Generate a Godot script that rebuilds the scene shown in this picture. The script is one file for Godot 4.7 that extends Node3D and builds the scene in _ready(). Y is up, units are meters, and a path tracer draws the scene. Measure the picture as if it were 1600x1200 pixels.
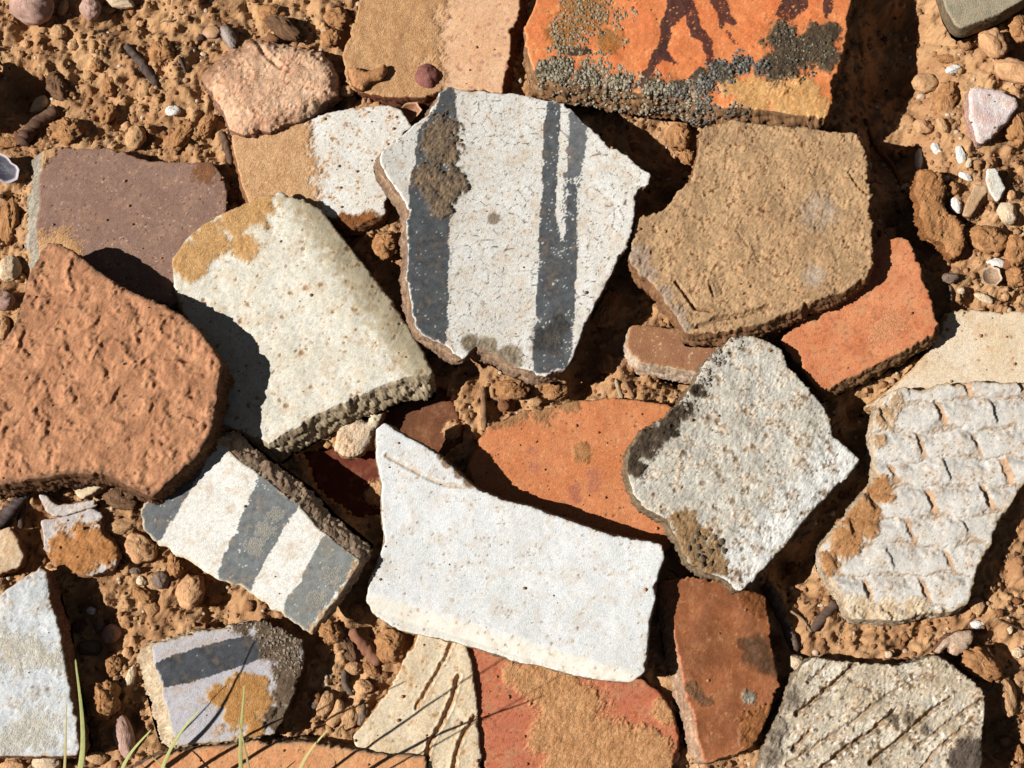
extends Node3D
# A heap of broken painted pottery on red desert soil. Everything is measured in millimetres while it is built
# and written out in metres. x runs right, z towards the viewer, y up.

const MM := 0.001
var cam_at := Vector3.ZERO
var cam_turn := Basis()
var cam_half := 0.0
var nf := FastNoiseLite.new()   # fractal
var ns := FastNoiseLite.new()   # one octave
var nc := FastNoiseLite.new()   # cell borders
var nd := FastNoiseLite.new()   # cell centres
var nv := FastNoiseLite.new()   # a value for each cell
var specs: Array = []
var built: Array = []
var ceil_map := PackedFloat32Array()
const CW := 430
const CH := 380
const CX := -215.0
const CZ := -190.0
var mat := {}
var used_names := {}
var pits: Array = []
var gxs := PackedFloat32Array()
var gzs := PackedFloat32Array()
var g_pos := PackedVector3Array()
var g_col := PackedColorArray()


func _ready() -> void:
	# ---- camera, sky, sun, exposure
	var cam := Camera3D.new()
	cam.name = "camera"
	cam.fov = 28.0
	cam.near = 0.01
	cam.far = 300.0
	var lean := deg_to_rad(13.0)
	var away := 0.4815
	cam.position = Vector3(0, away * cos(lean), away * sin(lean))
	cam.rotation = Vector3(-PI / 2 + lean, 0, 0)
	add_child(cam)
	cam.current = true
	cam_at = cam.position / MM
	cam_turn = cam.basis
	cam_half = tan(deg_to_rad(14.0))
	var env := Environment.new()
	var sky := Sky.new()
	var air := ProceduralSkyMaterial.new()
	air.sky_top_color = Color(0.40, 0.43, 0.48)
	air.sky_horizon_color = Color(0.72, 0.68, 0.62)
	air.sky_curve = 0.18
	air.ground_bottom_color = Color(0.36, 0.25, 0.17)
	air.ground_horizon_color = Color(0.45, 0.36, 0.28)
	air.sun_angle_max = 6.0
	sky.sky_material = air
	env.background_mode = Environment.BG_SKY
	env.sky = sky
	env.background_energy_multiplier = 0.24
	env.tonemap_mode = Environment.TONE_MAPPER_LINEAR
	env.tonemap_exposure = 1.64
	env.sdfgi_enabled = true
	env.ssao_enabled = true
	env.ssil_enabled = true
	var we := WorldEnvironment.new()
	we.name = "world_environment"
	we.environment = env
	add_child(we)
	var sun := DirectionalLight3D.new()
	sun.name = "sun"
	sun.light_energy = 1.6
	sun.light_color = Color(1.0, 0.985, 0.965)
	sun.light_angular_distance = 0.5
	sun.shadow_enabled = true
	add_child(sun)
	var high := deg_to_rad(39.0)
	var side := Vector2(-0.985, 0.17).normalized() * cos(high)
	sun.look_at_from_position(Vector3.ZERO, -Vector3(side.x, sin(high), side.y))

	make_noises()
	make_materials()
	list_sherds()
	list_stones()

	# ---- shapes of sherds and stones, computed side by side
	built.resize(specs.size())
	var job := WorkerThreadPool.add_group_task(build_one, specs.size())
	WorkerThreadPool.wait_for_group_task_completion(job)
	make_ceiling()
	make_ground()
	for i in specs.size():
		place_sherd(specs[i], built[i])
	place_pebbles()
	place_sticks()
	place_shells()
	place_crumbs()
	place_litter()
	place_grass()


# ------------------------------------------------------------------ helpers
func make_noises() -> void:
	for n in [nf, ns, nc, nd, nv]:
		n.seed = 7
		n.frequency = 1.0
		n.noise_type = FastNoiseLite.TYPE_SIMPLEX_SMOOTH
		n.fractal_type = FastNoiseLite.FRACTAL_NONE
	nf.fractal_type = FastNoiseLite.FRACTAL_FBM
	nf.fractal_octaves = 4
	for n in [nc, nd, nv]:
		n.noise_type = FastNoiseLite.TYPE_CELLULAR
		n.cellular_jitter = 1.0
	nc.cellular_return_type = FastNoiseLite.RETURN_DISTANCE2_SUB
	nd.cellular_return_type = FastNoiseLite.RETURN_DISTANCE
	nv.cellular_return_type = FastNoiseLite.RETURN_CELL_VALUE


func noise_texture(seed_: int, freq: float, oct: int, as_normal: bool, lo := 0.7) -> NoiseTexture2D:
	var t := NoiseTexture2D.new()
	var n := FastNoiseLite.new()
	n.seed = seed_
	n.noise_type = FastNoiseLite.TYPE_SIMPLEX_SMOOTH
	n.frequency = freq
	n.fractal_octaves = oct
	n.fractal_gain = 0.62
	t.noise = n
	t.width = 512
	t.height = 512
	t.seamless = true
	t.as_normal_map = as_normal
	t.bump_strength = 7.0
	if not as_normal:
		var ramp := Gradient.new()
		ramp.set_color(0, Color(lo, lo, lo))
		ramp.set_color(1, Color(1, 1, 1))
		t.color_ramp = ramp
	return t


func make_materials() -> void:
	var grain := noise_texture(3, 0.11, 4, false, 0.86)
	var soil := noise_texture(5, 0.12, 4, false, 0.74)
	var bump := noise_texture(9, 0.13, 4, true)
	for k in [["matte", 0.93, grain, 0.25, 0.30], ["polished", 0.6, grain, 0.18, 0.40], ["soil", 0.97, soil, 0.55, 0.2], ["stone", 0.85, soil, 0.45, 0.3], ["crust", 0.95, soil, 0.5, 0.25]]:
		var m := StandardMaterial3D.new()
		m.resource_name = k[0]
		m.vertex_color_use_as_albedo = true
		m.vertex_color_is_srgb = true
		var level := 0.80 if k[0] == "stone" else 0.72
		m.albedo_color = Color(level, level, level).linear_to_srgb()
		m.albedo_texture = k[2]
		m.roughness = k[1]
		m.metallic_specular = k[4]
		m.normal_enabled = true
		m.normal_texture = bump
		m.normal_scale = k[3]
		m.uv1_triplanar = true
		m.uv1_scale = Vector3.ONE * (1.0 / 0.034)
		mat[k[0]] = m


func rgb(a: Array) -> Color:
	return Color(a[0] / 255.0, a[1] / 255.0, a[2] / 255.0)


func called(base: String) -> String:
	var n: int = used_names.get(base, 0)
	used_names[base] = n + 1
	return base if n == 0 else "%s_%03d" % [base, n]


func tag(o: Node, label: String, category: String, group := "", kind := "") -> void:
	if label:
		o.set_meta("label", label)
	if category:
		o.set_meta("category", category)
	if group:
		o.set_meta("group", group)
	if kind:
		o.set_meta("kind", kind)


func mesh_of(pos: PackedVector3Array, nor: PackedVector3Array, col: PackedColorArray, idx: PackedInt32Array) -> ArrayMesh:
	var a := []
	a.resize(Mesh.ARRAY_MAX)
	a[Mesh.ARRAY_VERTEX] = pos
	a[Mesh.ARRAY_NORMAL] = nor
	a[Mesh.ARRAY_COLOR] = col
	a[Mesh.ARRAY_INDEX] = idx
	var m := ArrayMesh.new()
	m.add_surface_from_arrays(Mesh.PRIMITIVE_TRIANGLES, a)
	return m


func solid(name_: String, mesh: Mesh, material: Material, parent: Node) -> MeshInstance3D:
	var o := MeshInstance3D.new()
	o.name = name_
	o.mesh = mesh
	o.material_override = material
	parent.add_child(o, true)
	return o


# where the line of sight through a point of the photograph (1600 x 1200) meets a tilted plane, in mm on the ground plan
func on_plane(px: float, py: float, z0: float, tilt: Vector2, c: Vector2) -> Vector2:
	var d := cam_turn * Vector3((px - 800.0) / 600.0 * cam_half, (600.0 - py) / 600.0 * cam_half, -1.0)
	var o := cam_at
	var t := (z0 + tilt.x * (o.x - c.x) + tilt.y * (o.z - c.y) - o.y) / (d.y - tilt.x * d.x - tilt.y * d.z)
	return Vector2(o.x + t * d.x, o.z + t * d.z)


func plan(px: float, py: float, h: float) -> Vector2:
	return on_plane(px, py, h, Vector2.ZERO, Vector2.ZERO)


func normals_of(pos: PackedVector3Array, idx: PackedInt32Array) -> PackedVector3Array:
	var nor := PackedVector3Array()
	nor.resize(pos.size())
	for k in range(0, idx.size(), 3):
		var a := idx[k]
		var b := idx[k + 1]
		var c := idx[k + 2]
		var n := (pos[c] - pos[a]).cross(pos[b] - pos[a])
		nor[a] += n
		nor[b] += n
		nor[c] += n
	for k in nor.size():
		nor[k] = nor[k].normalized()
	return nor


func roughen(poly: PackedVector2Array, jag: float, off: float) -> PackedVector2Array:
	var out := PackedVector2Array()
	var n := poly.size()
	for i in n:
		var a := poly[i]
		var b := poly[(i + 1) % n]
		var e := b - a
		var steps := maxi(1, int(e.length() / 0.42))
		for k in steps:
			# a soft corner: pull points near a corner towards the chord
			var p := a.lerp(b, float(k) / steps)
			out.append(p)
	var m := out.size()
	for pass_ in 2:
		var soft := PackedVector2Array()
		soft.resize(m)
		for i in m:
			soft[i] = out[i] * 0.5 + (out[(i + 1) % m] + out[(i - 1 + m) % m]) * 0.25
		out = soft
	var res := PackedVector2Array()
	res.resize(m)
	for i in m:
		var t := (out[(i + 1) % m] - out[(i - 1 + m) % m]).normalized()
		var q := out[i]
		var chip := 0.55 + 1.1 * ns.get_noise_2d(q.x * 0.07 + off, q.y * 0.07 + 33.0)
		var w := nf.get_noise_2d(q.x * 0.09 + off, q.y * 0.09) * 0.55 + (nf.get_noise_2d(q.x * 0.27 + off, q.y * 0.27 + 9.0) * 1.0 + nf.get_noise_2d(q.x * 0.8 + off, q.y * 0.8 + 19.0) * 0.4) * maxf(chip, 0.15)
		res[i] = q + Vector2(t.y, -t.x) * w * jag
	return res


func to_mm(list: Array, z0: float, tilt: Vector2, c: Vector2) -> PackedVector2Array:
	var r := PackedVector2Array()
	for k in range(0, list.size(), 2):
		r.append(on_plane(list[k], list[k + 1], z0, tilt, c))
	return r


func box_of(p: PackedVector2Array, more: float) -> Rect2:
	var r := Rect2(p[0], Vector2.ZERO)
	for q in p:
		r = r.expand(q)
	return r.grow(more)


func build_one(k: int) -> void:
	built[k] = build_sherd(specs[k], 31.7 * (k + 1))


# ------------------------------------------------------------------ one sherd or stone
# s: o outline of the upper face in photo points; z height of its middle (mm); tilt rise per mm to the right and towards the viewer;
# th thickness; flare how far the lower rim is shifted (mm); c0, c1 body colours; see the loop for the rest.
func build_sherd(s: Dictionary, off: float) -> Dictionary:
	var z0: float = s.z
	var tilt: Vector2 = s.get("tilt", Vector2.ZERO)
	var th: float = s.get("th", 6.0)
	var o: Array = s.o
	var cpx := Vector2.ZERO
	for k in range(0, o.size(), 2):
		cpx += Vector2(o[k], o[k + 1])
	cpx /= o.size() / 2
	var c := plan(cpx.x, cpx.y, z0)
	var poly := to_mm(o, z0, tilt, c)
	var area := 0.0
	for i in poly.size():
		area += poly[i].cross(poly[(i + 1) % poly.size()])
	if area < 0:
		poly.reverse()
	var coarse := poly.duplicate()
	poly = roughen(poly, s.get("jag", 1.0), off)
	var np := poly.size()
	var g: float = s.get("pitch", 0.36)
	var lim := box_of(poly, g * 2.2)
	var W := int(lim.size.x / g) + 2
	var H := int(lim.size.y / g) + 2
	var x0 := lim.position.x
	var y0 := lim.position.y
	# rows crossed by the outline
	var rows := []
	rows.resize(H)
	for j in H:
		rows[j] = []
	var bucket := {}
	for i in np:
		var a := poly[i]
		var b := poly[(i + 1) % np]
		var key := Vector2i(int(floor(a.x / 1.5)), int(floor(a.y / 1.5)))
		if not bucket.has(key):
			bucket[key] = []
		bucket[key].append(i)
		var lo := minf(a.y, b.y)
		var hi := maxf(a.y, b.y)
		var j := int(ceil((lo - y0) / g))
		while y0 + j * g < hi:
			var zz := y0 + j * g
			if zz >= lo:
				rows[j].append(a.x + (b.x - a.x) * (zz - a.y) / (b.y - a.y))
			j += 1
	var calm := PackedVector2Array()
	var calm_n := PackedVector2Array()
	calm.resize(np)
	calm_n.resize(np)
	for i in np:
		var sum := Vector2.ZERO
		for k in range(-7, 8):
			sum += poly[(i + k + np) % np]
		calm[i] = sum / 15.0
		var e := poly[(i + 8) % np] - poly[(i - 8 + np) % np]
		calm_n[i] = Vector2(e.y, -e.x).normalized()
	var inside := PackedByteArray()
	inside.resize(W * H)
	for j in H:
		var r: Array = rows[j]
		r.sort()
		for k in range(0, r.size() - 1, 2):
			var i0 := int(ceil((r[k] - x0) / g))
			var i1 := int(floor((r[k + 1] - x0) / g))
			for i in range(i0, i1 + 1):
				inside[j * W + i] = 1
	var id := PackedInt32Array()
	id.resize(W * H)
	id.fill(-1)
	var cell := PackedByteArray()
	cell.resize(W * H)
	var dist := PackedFloat32Array()
	dist.resize(W * H)
	for j in H:
		for i in W:
			dist[j * W + i] = 99.0 if inside[j * W + i] else 0.0
	var count := 0
	var vat := PackedVector2Array()
	var vcell := PackedInt32Array()
	for j in H - 1:
		for i in W - 1:
			var q := j * W + i
			if inside[q] + inside[q + 1] + inside[q + W] + inside[q + W + 1] == 0:
				continue
			cell[q] = 1
			for w in [q, q + 1, q + W, q + W + 1]:
				if id[w] < 0:
					id[w] = count
					count += 1
					vat.append(Vector2(x0 + (w % W) * g, y0 + (w / W) * g))
					vcell.append(w)
	for j in range(1, H):
		for i in range(1, W - 1):
			var q := j * W + i
			dist[q] = minf(minf(dist[q], dist[q - 1] + g), minf(dist[q - W] + g, minf(dist[q - W - 1], dist[q - W + 1]) + g * 1.414))
	for j in range(H - 2, -1, -1):
		for i in range(W - 2, 0, -1):
			var q := j * W + i
			dist[q] = minf(minf(dist[q], dist[q + 1] + g), minf(dist[q + W] + g, minf(dist[q + W + 1], dist[q + W - 1]) + g * 1.414))
	# outer vertices slide onto the outline
	var seg_of := PackedInt32Array()
	seg_of.resize(count)
	seg_of.fill(-1)
	for v in count:
		if inside[vcell[v]]:
			continue
		var p := vat[v]
		var bx := int(floor(p.x / 1.5))
		var bz := int(floor(p.y / 1.5))
		var best := 1e9
		for u in range(bx - 1, bx + 2):
			for w in range(bz - 1, bz + 2):
				var key := Vector2i(u, w)
				if not bucket.has(key):
					continue
				for i in bucket[key]:
					var a: Vector2 = poly[i]
					var b: Vector2 = poly[(i + 1) % np]
					var e := b - a
					var t := clampf((p - a).dot(e) / maxf(e.length_squared(), 1e-9), 0.0, 1.0)
					var q := a + e * t
					var dd := q.distance_squared_to(p)
					if dd < best:
						best = dd
						vat[v] = q
						seg_of[v] = i
	# ---- look
	var c0 := rgb(s.c0)
	var c1 := rgb(s.c1)
	var grain: float = s.get("grain", 0.085)
	var mott: float = s.get("mott", 0.08)
	var curve: Vector3 = s.get("curve", Vector3.ZERO)
	var relief: Array = s.get("relief", [0.25, 0.10, 0.05])
	var r1: float = relief[0]
	var r2: float = relief[1]
	var r3: float = relief[2]
	var rw: float = s.get("round_w", 0.7)
	var rd: float = s.get("round_d", 0.45)
	var edge_tint: Array = s.get("rim", [])
	var rim_c := rgb(edge_tint[0]) if edge_tint else Color()
	var rim_w: float = edge_tint[1] if edge_tint else 0.0
	var bevels := []
	for b in s.get("bevels", []):
		var b0 := on_plane(b[0], b[1], z0, tilt, c)
		var b1 := on_plane(b[2], b[3], z0, tilt, c)
		bevels.append([b0, b1, b[4] * 0.2, b[5], rgb(b[6]) if b.size() > 6 else null, signf((c - b0).cross(b1 - b0))])
	var paints := []
	for b in s.get("paint", []):
		var pp := to_mm(b[0], z0, tilt, c)
		paints.append([pp, box_of(pp, 1.2), rgb(b[1]), b[2], b[3]])
	var patches := []
	for b in s.get("patch", []):
		var pts := PackedVector3Array()
		for k in range(0, b[0].size(), 3):
			var q := on_plane(b[0][k], b[0][k + 1], z0, tilt, c)
			pts.append(Vector3(q.x, q.y, b[0][k + 2] * 0.2))
		patches.append([pts, rgb(b[1]), rgb(b[2]), b[3], b[4], b[5], b[6] if b.size() > 6 else 0.5])
	var specks := []
	for b in s.get("specks", []):
		specks.append([rgb(b[0]), b[1], b[2], b[3]])
	var grooves := []
	for b in s.get("grooves", []):
		var pp := to_mm(b[0], z0, tilt, c)
		grooves.append([pp, box_of(pp, b[1] * 3.0), b[1], b[2], rgb(b[3]) if b.size() > 3 else null])
	var dirt: float = s.get("dirt", 0.28)
	var crack: float = s.get("crack", 0.0)
	var ridge: Array = s.get("ridge", [])
	var coil: Array = s.get("coil", [])
	var part_names: Array = ["face"]
	for b in s.get("paint", []):
		part_names.append(b[3])
	var patch_first := part_names.size()
	for b in s.get("patch", []):
		part_names.append(b[5])
	var edge_part := part_names.size()
	part_names.append("broken_edge")
	var coil_first := part_names.size()
	var coil_z := 0.0
	if coil:
		coil_z = on_plane(coil[0], coil[1], z0, tilt, c).y
		for k in 14:
			part_names.append("coil")
	var pos := PackedVector3Array()
	var col := PackedColorArray()
	var part := PackedInt32Array()
	pos.resize(count)
	col.resize(count)
	part.resize(count)
	for v in count:
		var x := vat[v].x
		var z := vat[v].y
		var d := dist[vcell[v]]
		var dx := x - c.x
		var dz := z - c.y
		var h := z0 + tilt.x * dx + tilt.y * dz + curve.x * dx * dx + curve.y * dz * dz + curve.z * dx * dz
		var lo := nf.get_noise_2d(x * 0.06 + off, z * 0.06)
		var mid := nf.get_noise_2d(x * 0.35 + off, z * 0.35 + 40.0)
		var fine := ns.get_noise_2d(x * 1.5 + off, z * 1.5 + 80.0)
		var mid2 := nf.get_noise_2d(x * 0.95 + off, z * 0.95 + 140.0)
		var soft := nf.get_noise_2d(x * 0.14 + off, z * 0.14 + 70.0)
		var hf := ns.get_noise_2d(x * 2.7 + off, z * 2.7 + 200.0)
		h += lo * r1 * 1.5 + (mid * 0.8 + mid2 * 0.75) * r2 * clampf(0.75 + soft, 0.25, 1.5) + (fine * 0.5 + hf * 0.35) * r3
		var k := clampf(0.5 + lo * 0.9 + mid * 0.5, 0.0, 1.0)
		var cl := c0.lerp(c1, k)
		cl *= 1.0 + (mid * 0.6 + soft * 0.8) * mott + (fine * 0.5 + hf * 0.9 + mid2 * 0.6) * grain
		var pt := 0
		for b in bevels:
			var e: Vector2 = b[1] - b[0]
			var t := Vector2(x - b[0].x, z - b[0].y)
			var away: float = t.cross(e) / e.length() * b[5]
			var bw: float = b[2]
			var along := t.dot(e) / e.length_squared()
			if away < bw * 1.25 and along > -0.15 and along < 1.15:
				var f := clampf(1.0 - away / bw, 0.0, 1.4)
				h -= b[3] * f * f
				if b[4] != null:
					cl = cl.lerp(b[4], smoothstep(0.0, 0.55, f + mid * 0.5))
		if ridge:
			# rows of pressed ridges: direction, wavelength (mm), height
			var u: float = (dx * ridge[0] + dz * ridge[1]) / ridge[2] + lo * 1.1 + mid * 0.25
			var w: float = (dx * -ridge[1] + dz * ridge[0]) / (ridge[2] * 1.15) + floor(u) * 0.43 + lo * 0.6
			var su := sin(u * TAU)
			h += ridge[3] * (su * 0.6 + 0.55 * maxf(su, -0.4) * sin(w * TAU))
		if coil:
			var v0: float = (z - coil_z + dx * coil[3] + lo * 2.0 + soft * 0.7) / coil[2]
			var row := int(floor(v0))
			var u: float = dx / coil[4] + row * 0.43 + ns.get_noise_2d(row * 7.3, off) * 0.22 + (v0 - row - 0.5) * -0.16 + mid * 0.05
			var v_row: float = v0 - 0.11 * (absf(sin(u * PI)) - 0.6) + mid * 0.06
			row = int(floor(v_row))
			u = dx / coil[4] + row * 0.43 + ns.get_noise_2d(row * 7.3, off) * 0.22 + (v_row - row - 0.5) * -0.16 + mid * 0.05
			var f := v_row - row
			var col_n: float = floor(u)
			var fu: float = u - col_n
			var hit := ns.get_noise_2d(row * 3.1 + 5.0, col_n * 5.7 + off)
			var lobe := smoothstep(0.0, 0.45, f) * (1.0 - smoothstep(0.68, 1.0, f))
			var slit := (1.0 - smoothstep(0.04, 0.16, fu)) + smoothstep(0.985, 1.0, fu)
			h += coil[5] * (lobe * (0.60 + 0.40 * smoothstep(0.1, 0.95, fu)) + 0.35 * f)
			h += coil[5] * hit * 0.35 * lobe
			h -= coil[6] * clampf(0.75 + hit * 1.3, 0.05, 1.3) * slit * (0.3 + 0.7 * lobe)
			if fu < 0.10 + mid * 0.10 + hit * 0.05 and f > 0.14 and hit > -0.4:
				cl = cl.lerp(Color(0.80, 0.60, 0.43), 0.7)
			if f > 0.95 or f < 0.03:
				cl = cl.lerp(Color(0.62, 0.52, 0.42), 0.5)
			pt = coil_first + clampi(row + 2, 0, 13)
		for b in grooves:
			var bb: Rect2 = b[1]
			if not bb.has_point(Vector2(x, z)):
				continue
			var line: PackedVector2Array = b[0]
			var best := 1e9
			var wob := mid * 0.5
			for i in line.size() - 1:
				var a := line[i]
				var e := line[i + 1] - a
				var t := clampf((Vector2(x, z) - a).dot(e) / e.length_squared(), 0.0, 1.0)
				best = minf(best, (Vector2(x + wob, z + wob) - a - e * t).length())
			var gw: float = b[2]
			if best < gw * 2.0:
				h -= b[3] * (1.0 - smoothstep(0.0, gw, best))
				h += b[3] * 0.22 * smoothstep(gw * 0.6, gw, best) * (1.0 - smoothstep(gw, gw * 2.0, best))
				if b[4] != null and best < gw * (0.8 + mid):
					cl = cl.lerp(b[4], 0.45)
		if crack > 0.0:
			var wx := x + mid * 0.6
			var wz := z + lo * 1.5
			var e1 := nc.get_noise_2d(wx * 0.24 + off, wz * 0.24) + 1.0
			var e2 := nc.get_noise_2d(wx * 0.62 + off, wz * 0.62 + 7.0) + 1.0
			var line := maxf((1.0 - smoothstep(0.0, 0.055, e1)) * smoothstep(-0.25, 0.25, mid + lo), (1.0 - smoothstep(0.0, 0.085, e2)) * smoothstep(0.0, 0.4, mid - lo * 0.5) * 0.75)
			cl = cl.lerp(Color(0.42, 0.38, 0.33), line * crack)
			h -= line * 0.08
		var pi := 1
		for b in paints:
			var bb: Rect2 = b[1]
			if bb.has_point(Vector2(x, z)):
				var wq := Vector2(x + soft * 0.9 + mid * 0.45 + mid2 * 0.3 + hf * 0.08, z + lo * 0.5 + mid2 * 0.3 + fine * 0.10)
				if Geometry2D.is_point_in_polygon(wq, b[0]):
					var wear: float = b[3]
					var m2 := mid2 * 0.9 + hf * 0.35 + mid * 0.5 + soft * 0.7
					if m2 > wear * 2.0 - 1.2:
						var pc: Color = b[2]
						cl = cl.lerp(pc * (1.0 + mid * 0.14 + soft * 0.16 + hf * 0.07), clampf(0.92 + soft * 0.25, 0.7, 1.0))
						h += 0.03
					pt = pi
			pi += 1
		if dirt > 0.0:
			cl = cl.lerp(Color(0.72, 0.56, 0.41), dirt * smoothstep(-0.05, 0.55, soft * 0.8 + mid * 0.35 + mid2 * 0.25))
			cl = cl.lerp(cl * 0.72, dirt * smoothstep(0.12, 0.5, nf.get_noise_2d(x * 0.5 + off, z * 0.5 + 300.0)))
		var sx := x + fine * 0.28 + mid * 0.5
		var sz := z + ns.get_noise_2d(x * 1.3 + 60.0, z * 1.3 + off) * 0.3
		for b in specks:
			var sv := nd.get_noise_2d(sx * b[1] + off * 1.3, sz * b[1] + 11.0) + 1.0
			var cut: float = b[2] * clampf(0.75 + soft * 1.7, 0.25, 1.5) * (0.6 + 0.8 * nv.get_noise_2d(sx * b[1] + off * 1.3, sz * b[1] + 11.0))
			if sv < cut:
				cl = cl.lerp(b[0], 0.85 * smoothstep(cut, cut * 0.5, sv))
				h += b[3] * (1.0 - sv / cut)
		if rim_w > 0.0 and d < rim_w * 1.6:
			cl = cl.lerp(rim_c, (1.0 - smoothstep(rim_w * 0.4, rim_w, d + mid * rim_w * 0.9 + fine * 0.2)) * 0.85)
		# the worn upper edge
		if d < rw * 1.8:
			var f := clampf(1.0 - d / (rw * (1.0 + mid * 0.6)), 0.0, 1.0)
			h -= rd * f * f
		pi = patch_first
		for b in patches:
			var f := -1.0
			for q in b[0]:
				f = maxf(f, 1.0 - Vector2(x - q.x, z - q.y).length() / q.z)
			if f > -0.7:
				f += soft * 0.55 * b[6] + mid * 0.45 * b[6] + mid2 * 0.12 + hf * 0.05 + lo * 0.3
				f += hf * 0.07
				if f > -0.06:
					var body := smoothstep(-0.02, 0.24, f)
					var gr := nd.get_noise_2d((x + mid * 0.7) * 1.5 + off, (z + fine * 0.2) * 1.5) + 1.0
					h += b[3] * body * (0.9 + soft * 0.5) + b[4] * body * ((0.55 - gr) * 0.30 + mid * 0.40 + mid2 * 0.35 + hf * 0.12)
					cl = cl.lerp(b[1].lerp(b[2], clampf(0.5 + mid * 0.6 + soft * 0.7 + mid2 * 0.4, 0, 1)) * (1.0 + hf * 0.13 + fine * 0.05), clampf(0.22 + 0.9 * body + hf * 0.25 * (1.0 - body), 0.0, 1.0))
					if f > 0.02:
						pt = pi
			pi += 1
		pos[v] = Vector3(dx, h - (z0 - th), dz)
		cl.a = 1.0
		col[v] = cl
		part[v] = pt
	# ---- triangles of the face
	var idx := PackedInt32Array()
	var owner_ := PackedInt32Array()
	for j in H - 1:
		for i in W - 1:
			var q := j * W + i
			if not cell[q]:
				continue
			var a := id[q]
			var b := id[q + 1]
			var e := id[q + W]
			var f := id[q + W + 1]
			idx.append_array([a, b, e, b, f, e])
			var pa := part[a] if inside[q] else (part[f] if inside[q + W + 1] else part[b])
			owner_.append(pa)
			owner_.append(pa)
	# ---- the broken edge, down to the underside
	var flare: Vector2 = s.get("flare", Vector2.ZERO)
	var ec0 := rgb(s.get("e0", s.c0))
	var ec1 := rgb(s.get("e1", s.c1))
	var rough: float = s.get("edge_rough", 0.55)
	var bulge: float = s.get("bulge", 0.4)
	const K := 15
	# height of the face along the outline
	var seg_h := PackedFloat32Array()
	var seg_n := PackedFloat32Array()
	seg_h.resize(np)
	seg_n.resize(np)
	for v in count:
		if seg_of[v] >= 0:
			seg_h[seg_of[v]] += pos[v].y
			seg_n[seg_of[v]] += 1.0
	var top_h := PackedFloat32Array()
	top_h.resize(np)
	for i in np:
		var sum := 0.0
		var wsum := 0.0
		var reach := 1
		while wsum == 0.0 and reach < 40:
			for k in range(-reach, reach + 1):
				var q := (i + k + np) % np
				sum += seg_h[q]
				wsum += seg_n[q]
			reach += 1
		top_h[i] = sum / maxf(wsum, 1.0)
	var wall_pos := PackedVector3Array()
	var wall_col := PackedColorArray()
	var wall_idx := PackedInt32Array()
	for i in np:
		var p := Vector3(poly[i].x - c.x, top_h[i], poly[i].y - c.y)
		var nn := calm_n[i]
		var ease_to := calm[i] - poly[i]
		wall_pos.append(Vector3(p.x - nn.x * 0.45, p.y - 0.22, p.z - nn.y * 0.45))
		wall_col.append(ec0)
		for k in K + 1:
			var t := float(k) / K
			var depth := th * t
			var w1 := nf.get_noise_3d(p.x * 0.15 + off, depth * 0.40, p.z * 0.15)
			var w2 := nf.get_noise_3d(p.x * 0.38 + off, depth * 0.95, p.z * 0.38 + 30.0)
			var w3 := nf.get_noise_3d(p.x * 1.1 + off, depth * 2.2, p.z * 1.1 + 60.0)
			var w4 := ns.get_noise_3d(p.x * 1.5 + off, depth * 2.6, p.z * 1.5 + 90.0)
			var push := bulge * sin(t * PI) + rough * (w1 * 1.6 + w2 * 1.2 + w3 * 0.75 + w4 * 0.18) * sin(minf(t * 1.9, 1.0) * PI * 0.5) - smoothstep(0.75, 1.0, t) * 0.8
			var ease := smoothstep(0.0, 0.5, t)
			wall_pos.append(Vector3(p.x + nn.x * push + ease_to.x * ease + flare.x * t, p.y - 0.01 - depth + w2 * 0.3 * rough * t * (1.0 - t), p.z + nn.y * push + ease_to.y * ease + flare.y * t))
			var ecl := ec0.lerp(ec1, clampf(0.5 + w1 * 0.9 + w2 * 0.8 + w3 * 0.5, 0, 1))
			ecl *= 1.0 + w2 * 0.25 + w3 * 0.35 + w4 * 0.22
			ecl.a = 1.0
			wall_col.append(ecl)
	var stride := K + 2
	for i in np:
		var a0 := i * stride
		var b0 := ((i + 1) % np) * stride
		for k in K + 1:
			wall_idx.append_array([a0 + k, a0 + k + 1, b0 + k, b0 + k, a0 + k + 1, b0 + k + 1])
	var wall_nor := normals_of(wall_pos, wall_idx)
	var nor := normals_of(pos, idx)
	var wall_base := pos.size()
	pos.append_array(wall_pos)
	col.append_array(wall_col)
	nor.append_array(wall_nor)
	for k in wall_idx.size():
		idx.append(wall_base + wall_idx[k])
		if k % 3 == 0:
			owner_.append(edge_part)
	# the underside
	var under := Geometry2D.triangulate_polygon(coarse)
	var base := pos.size()
	for q in coarse:
		var dx2 := q.x - c.x
		var dz2 := q.y - c.y
		pos.append(Vector3(dx2 * 0.99 + flare.x, tilt.x * dx2 + tilt.y * dz2 + curve.x * dx2 * dx2 + curve.y * dz2 * dz2 - 0.05, dz2 * 0.99 + flare.y))
		nor.append(Vector3.DOWN)
		col.append(ec1)
	for k in under.size():
		idx.append(base + under[k])
		if k % 3 == 0:
			owner_.append(edge_part)
	# ---- small grains that sit on it
	var extra := []
	var rng := RandomNumberGenerator.new()
	rng.seed = int(off * 10.0)
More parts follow.
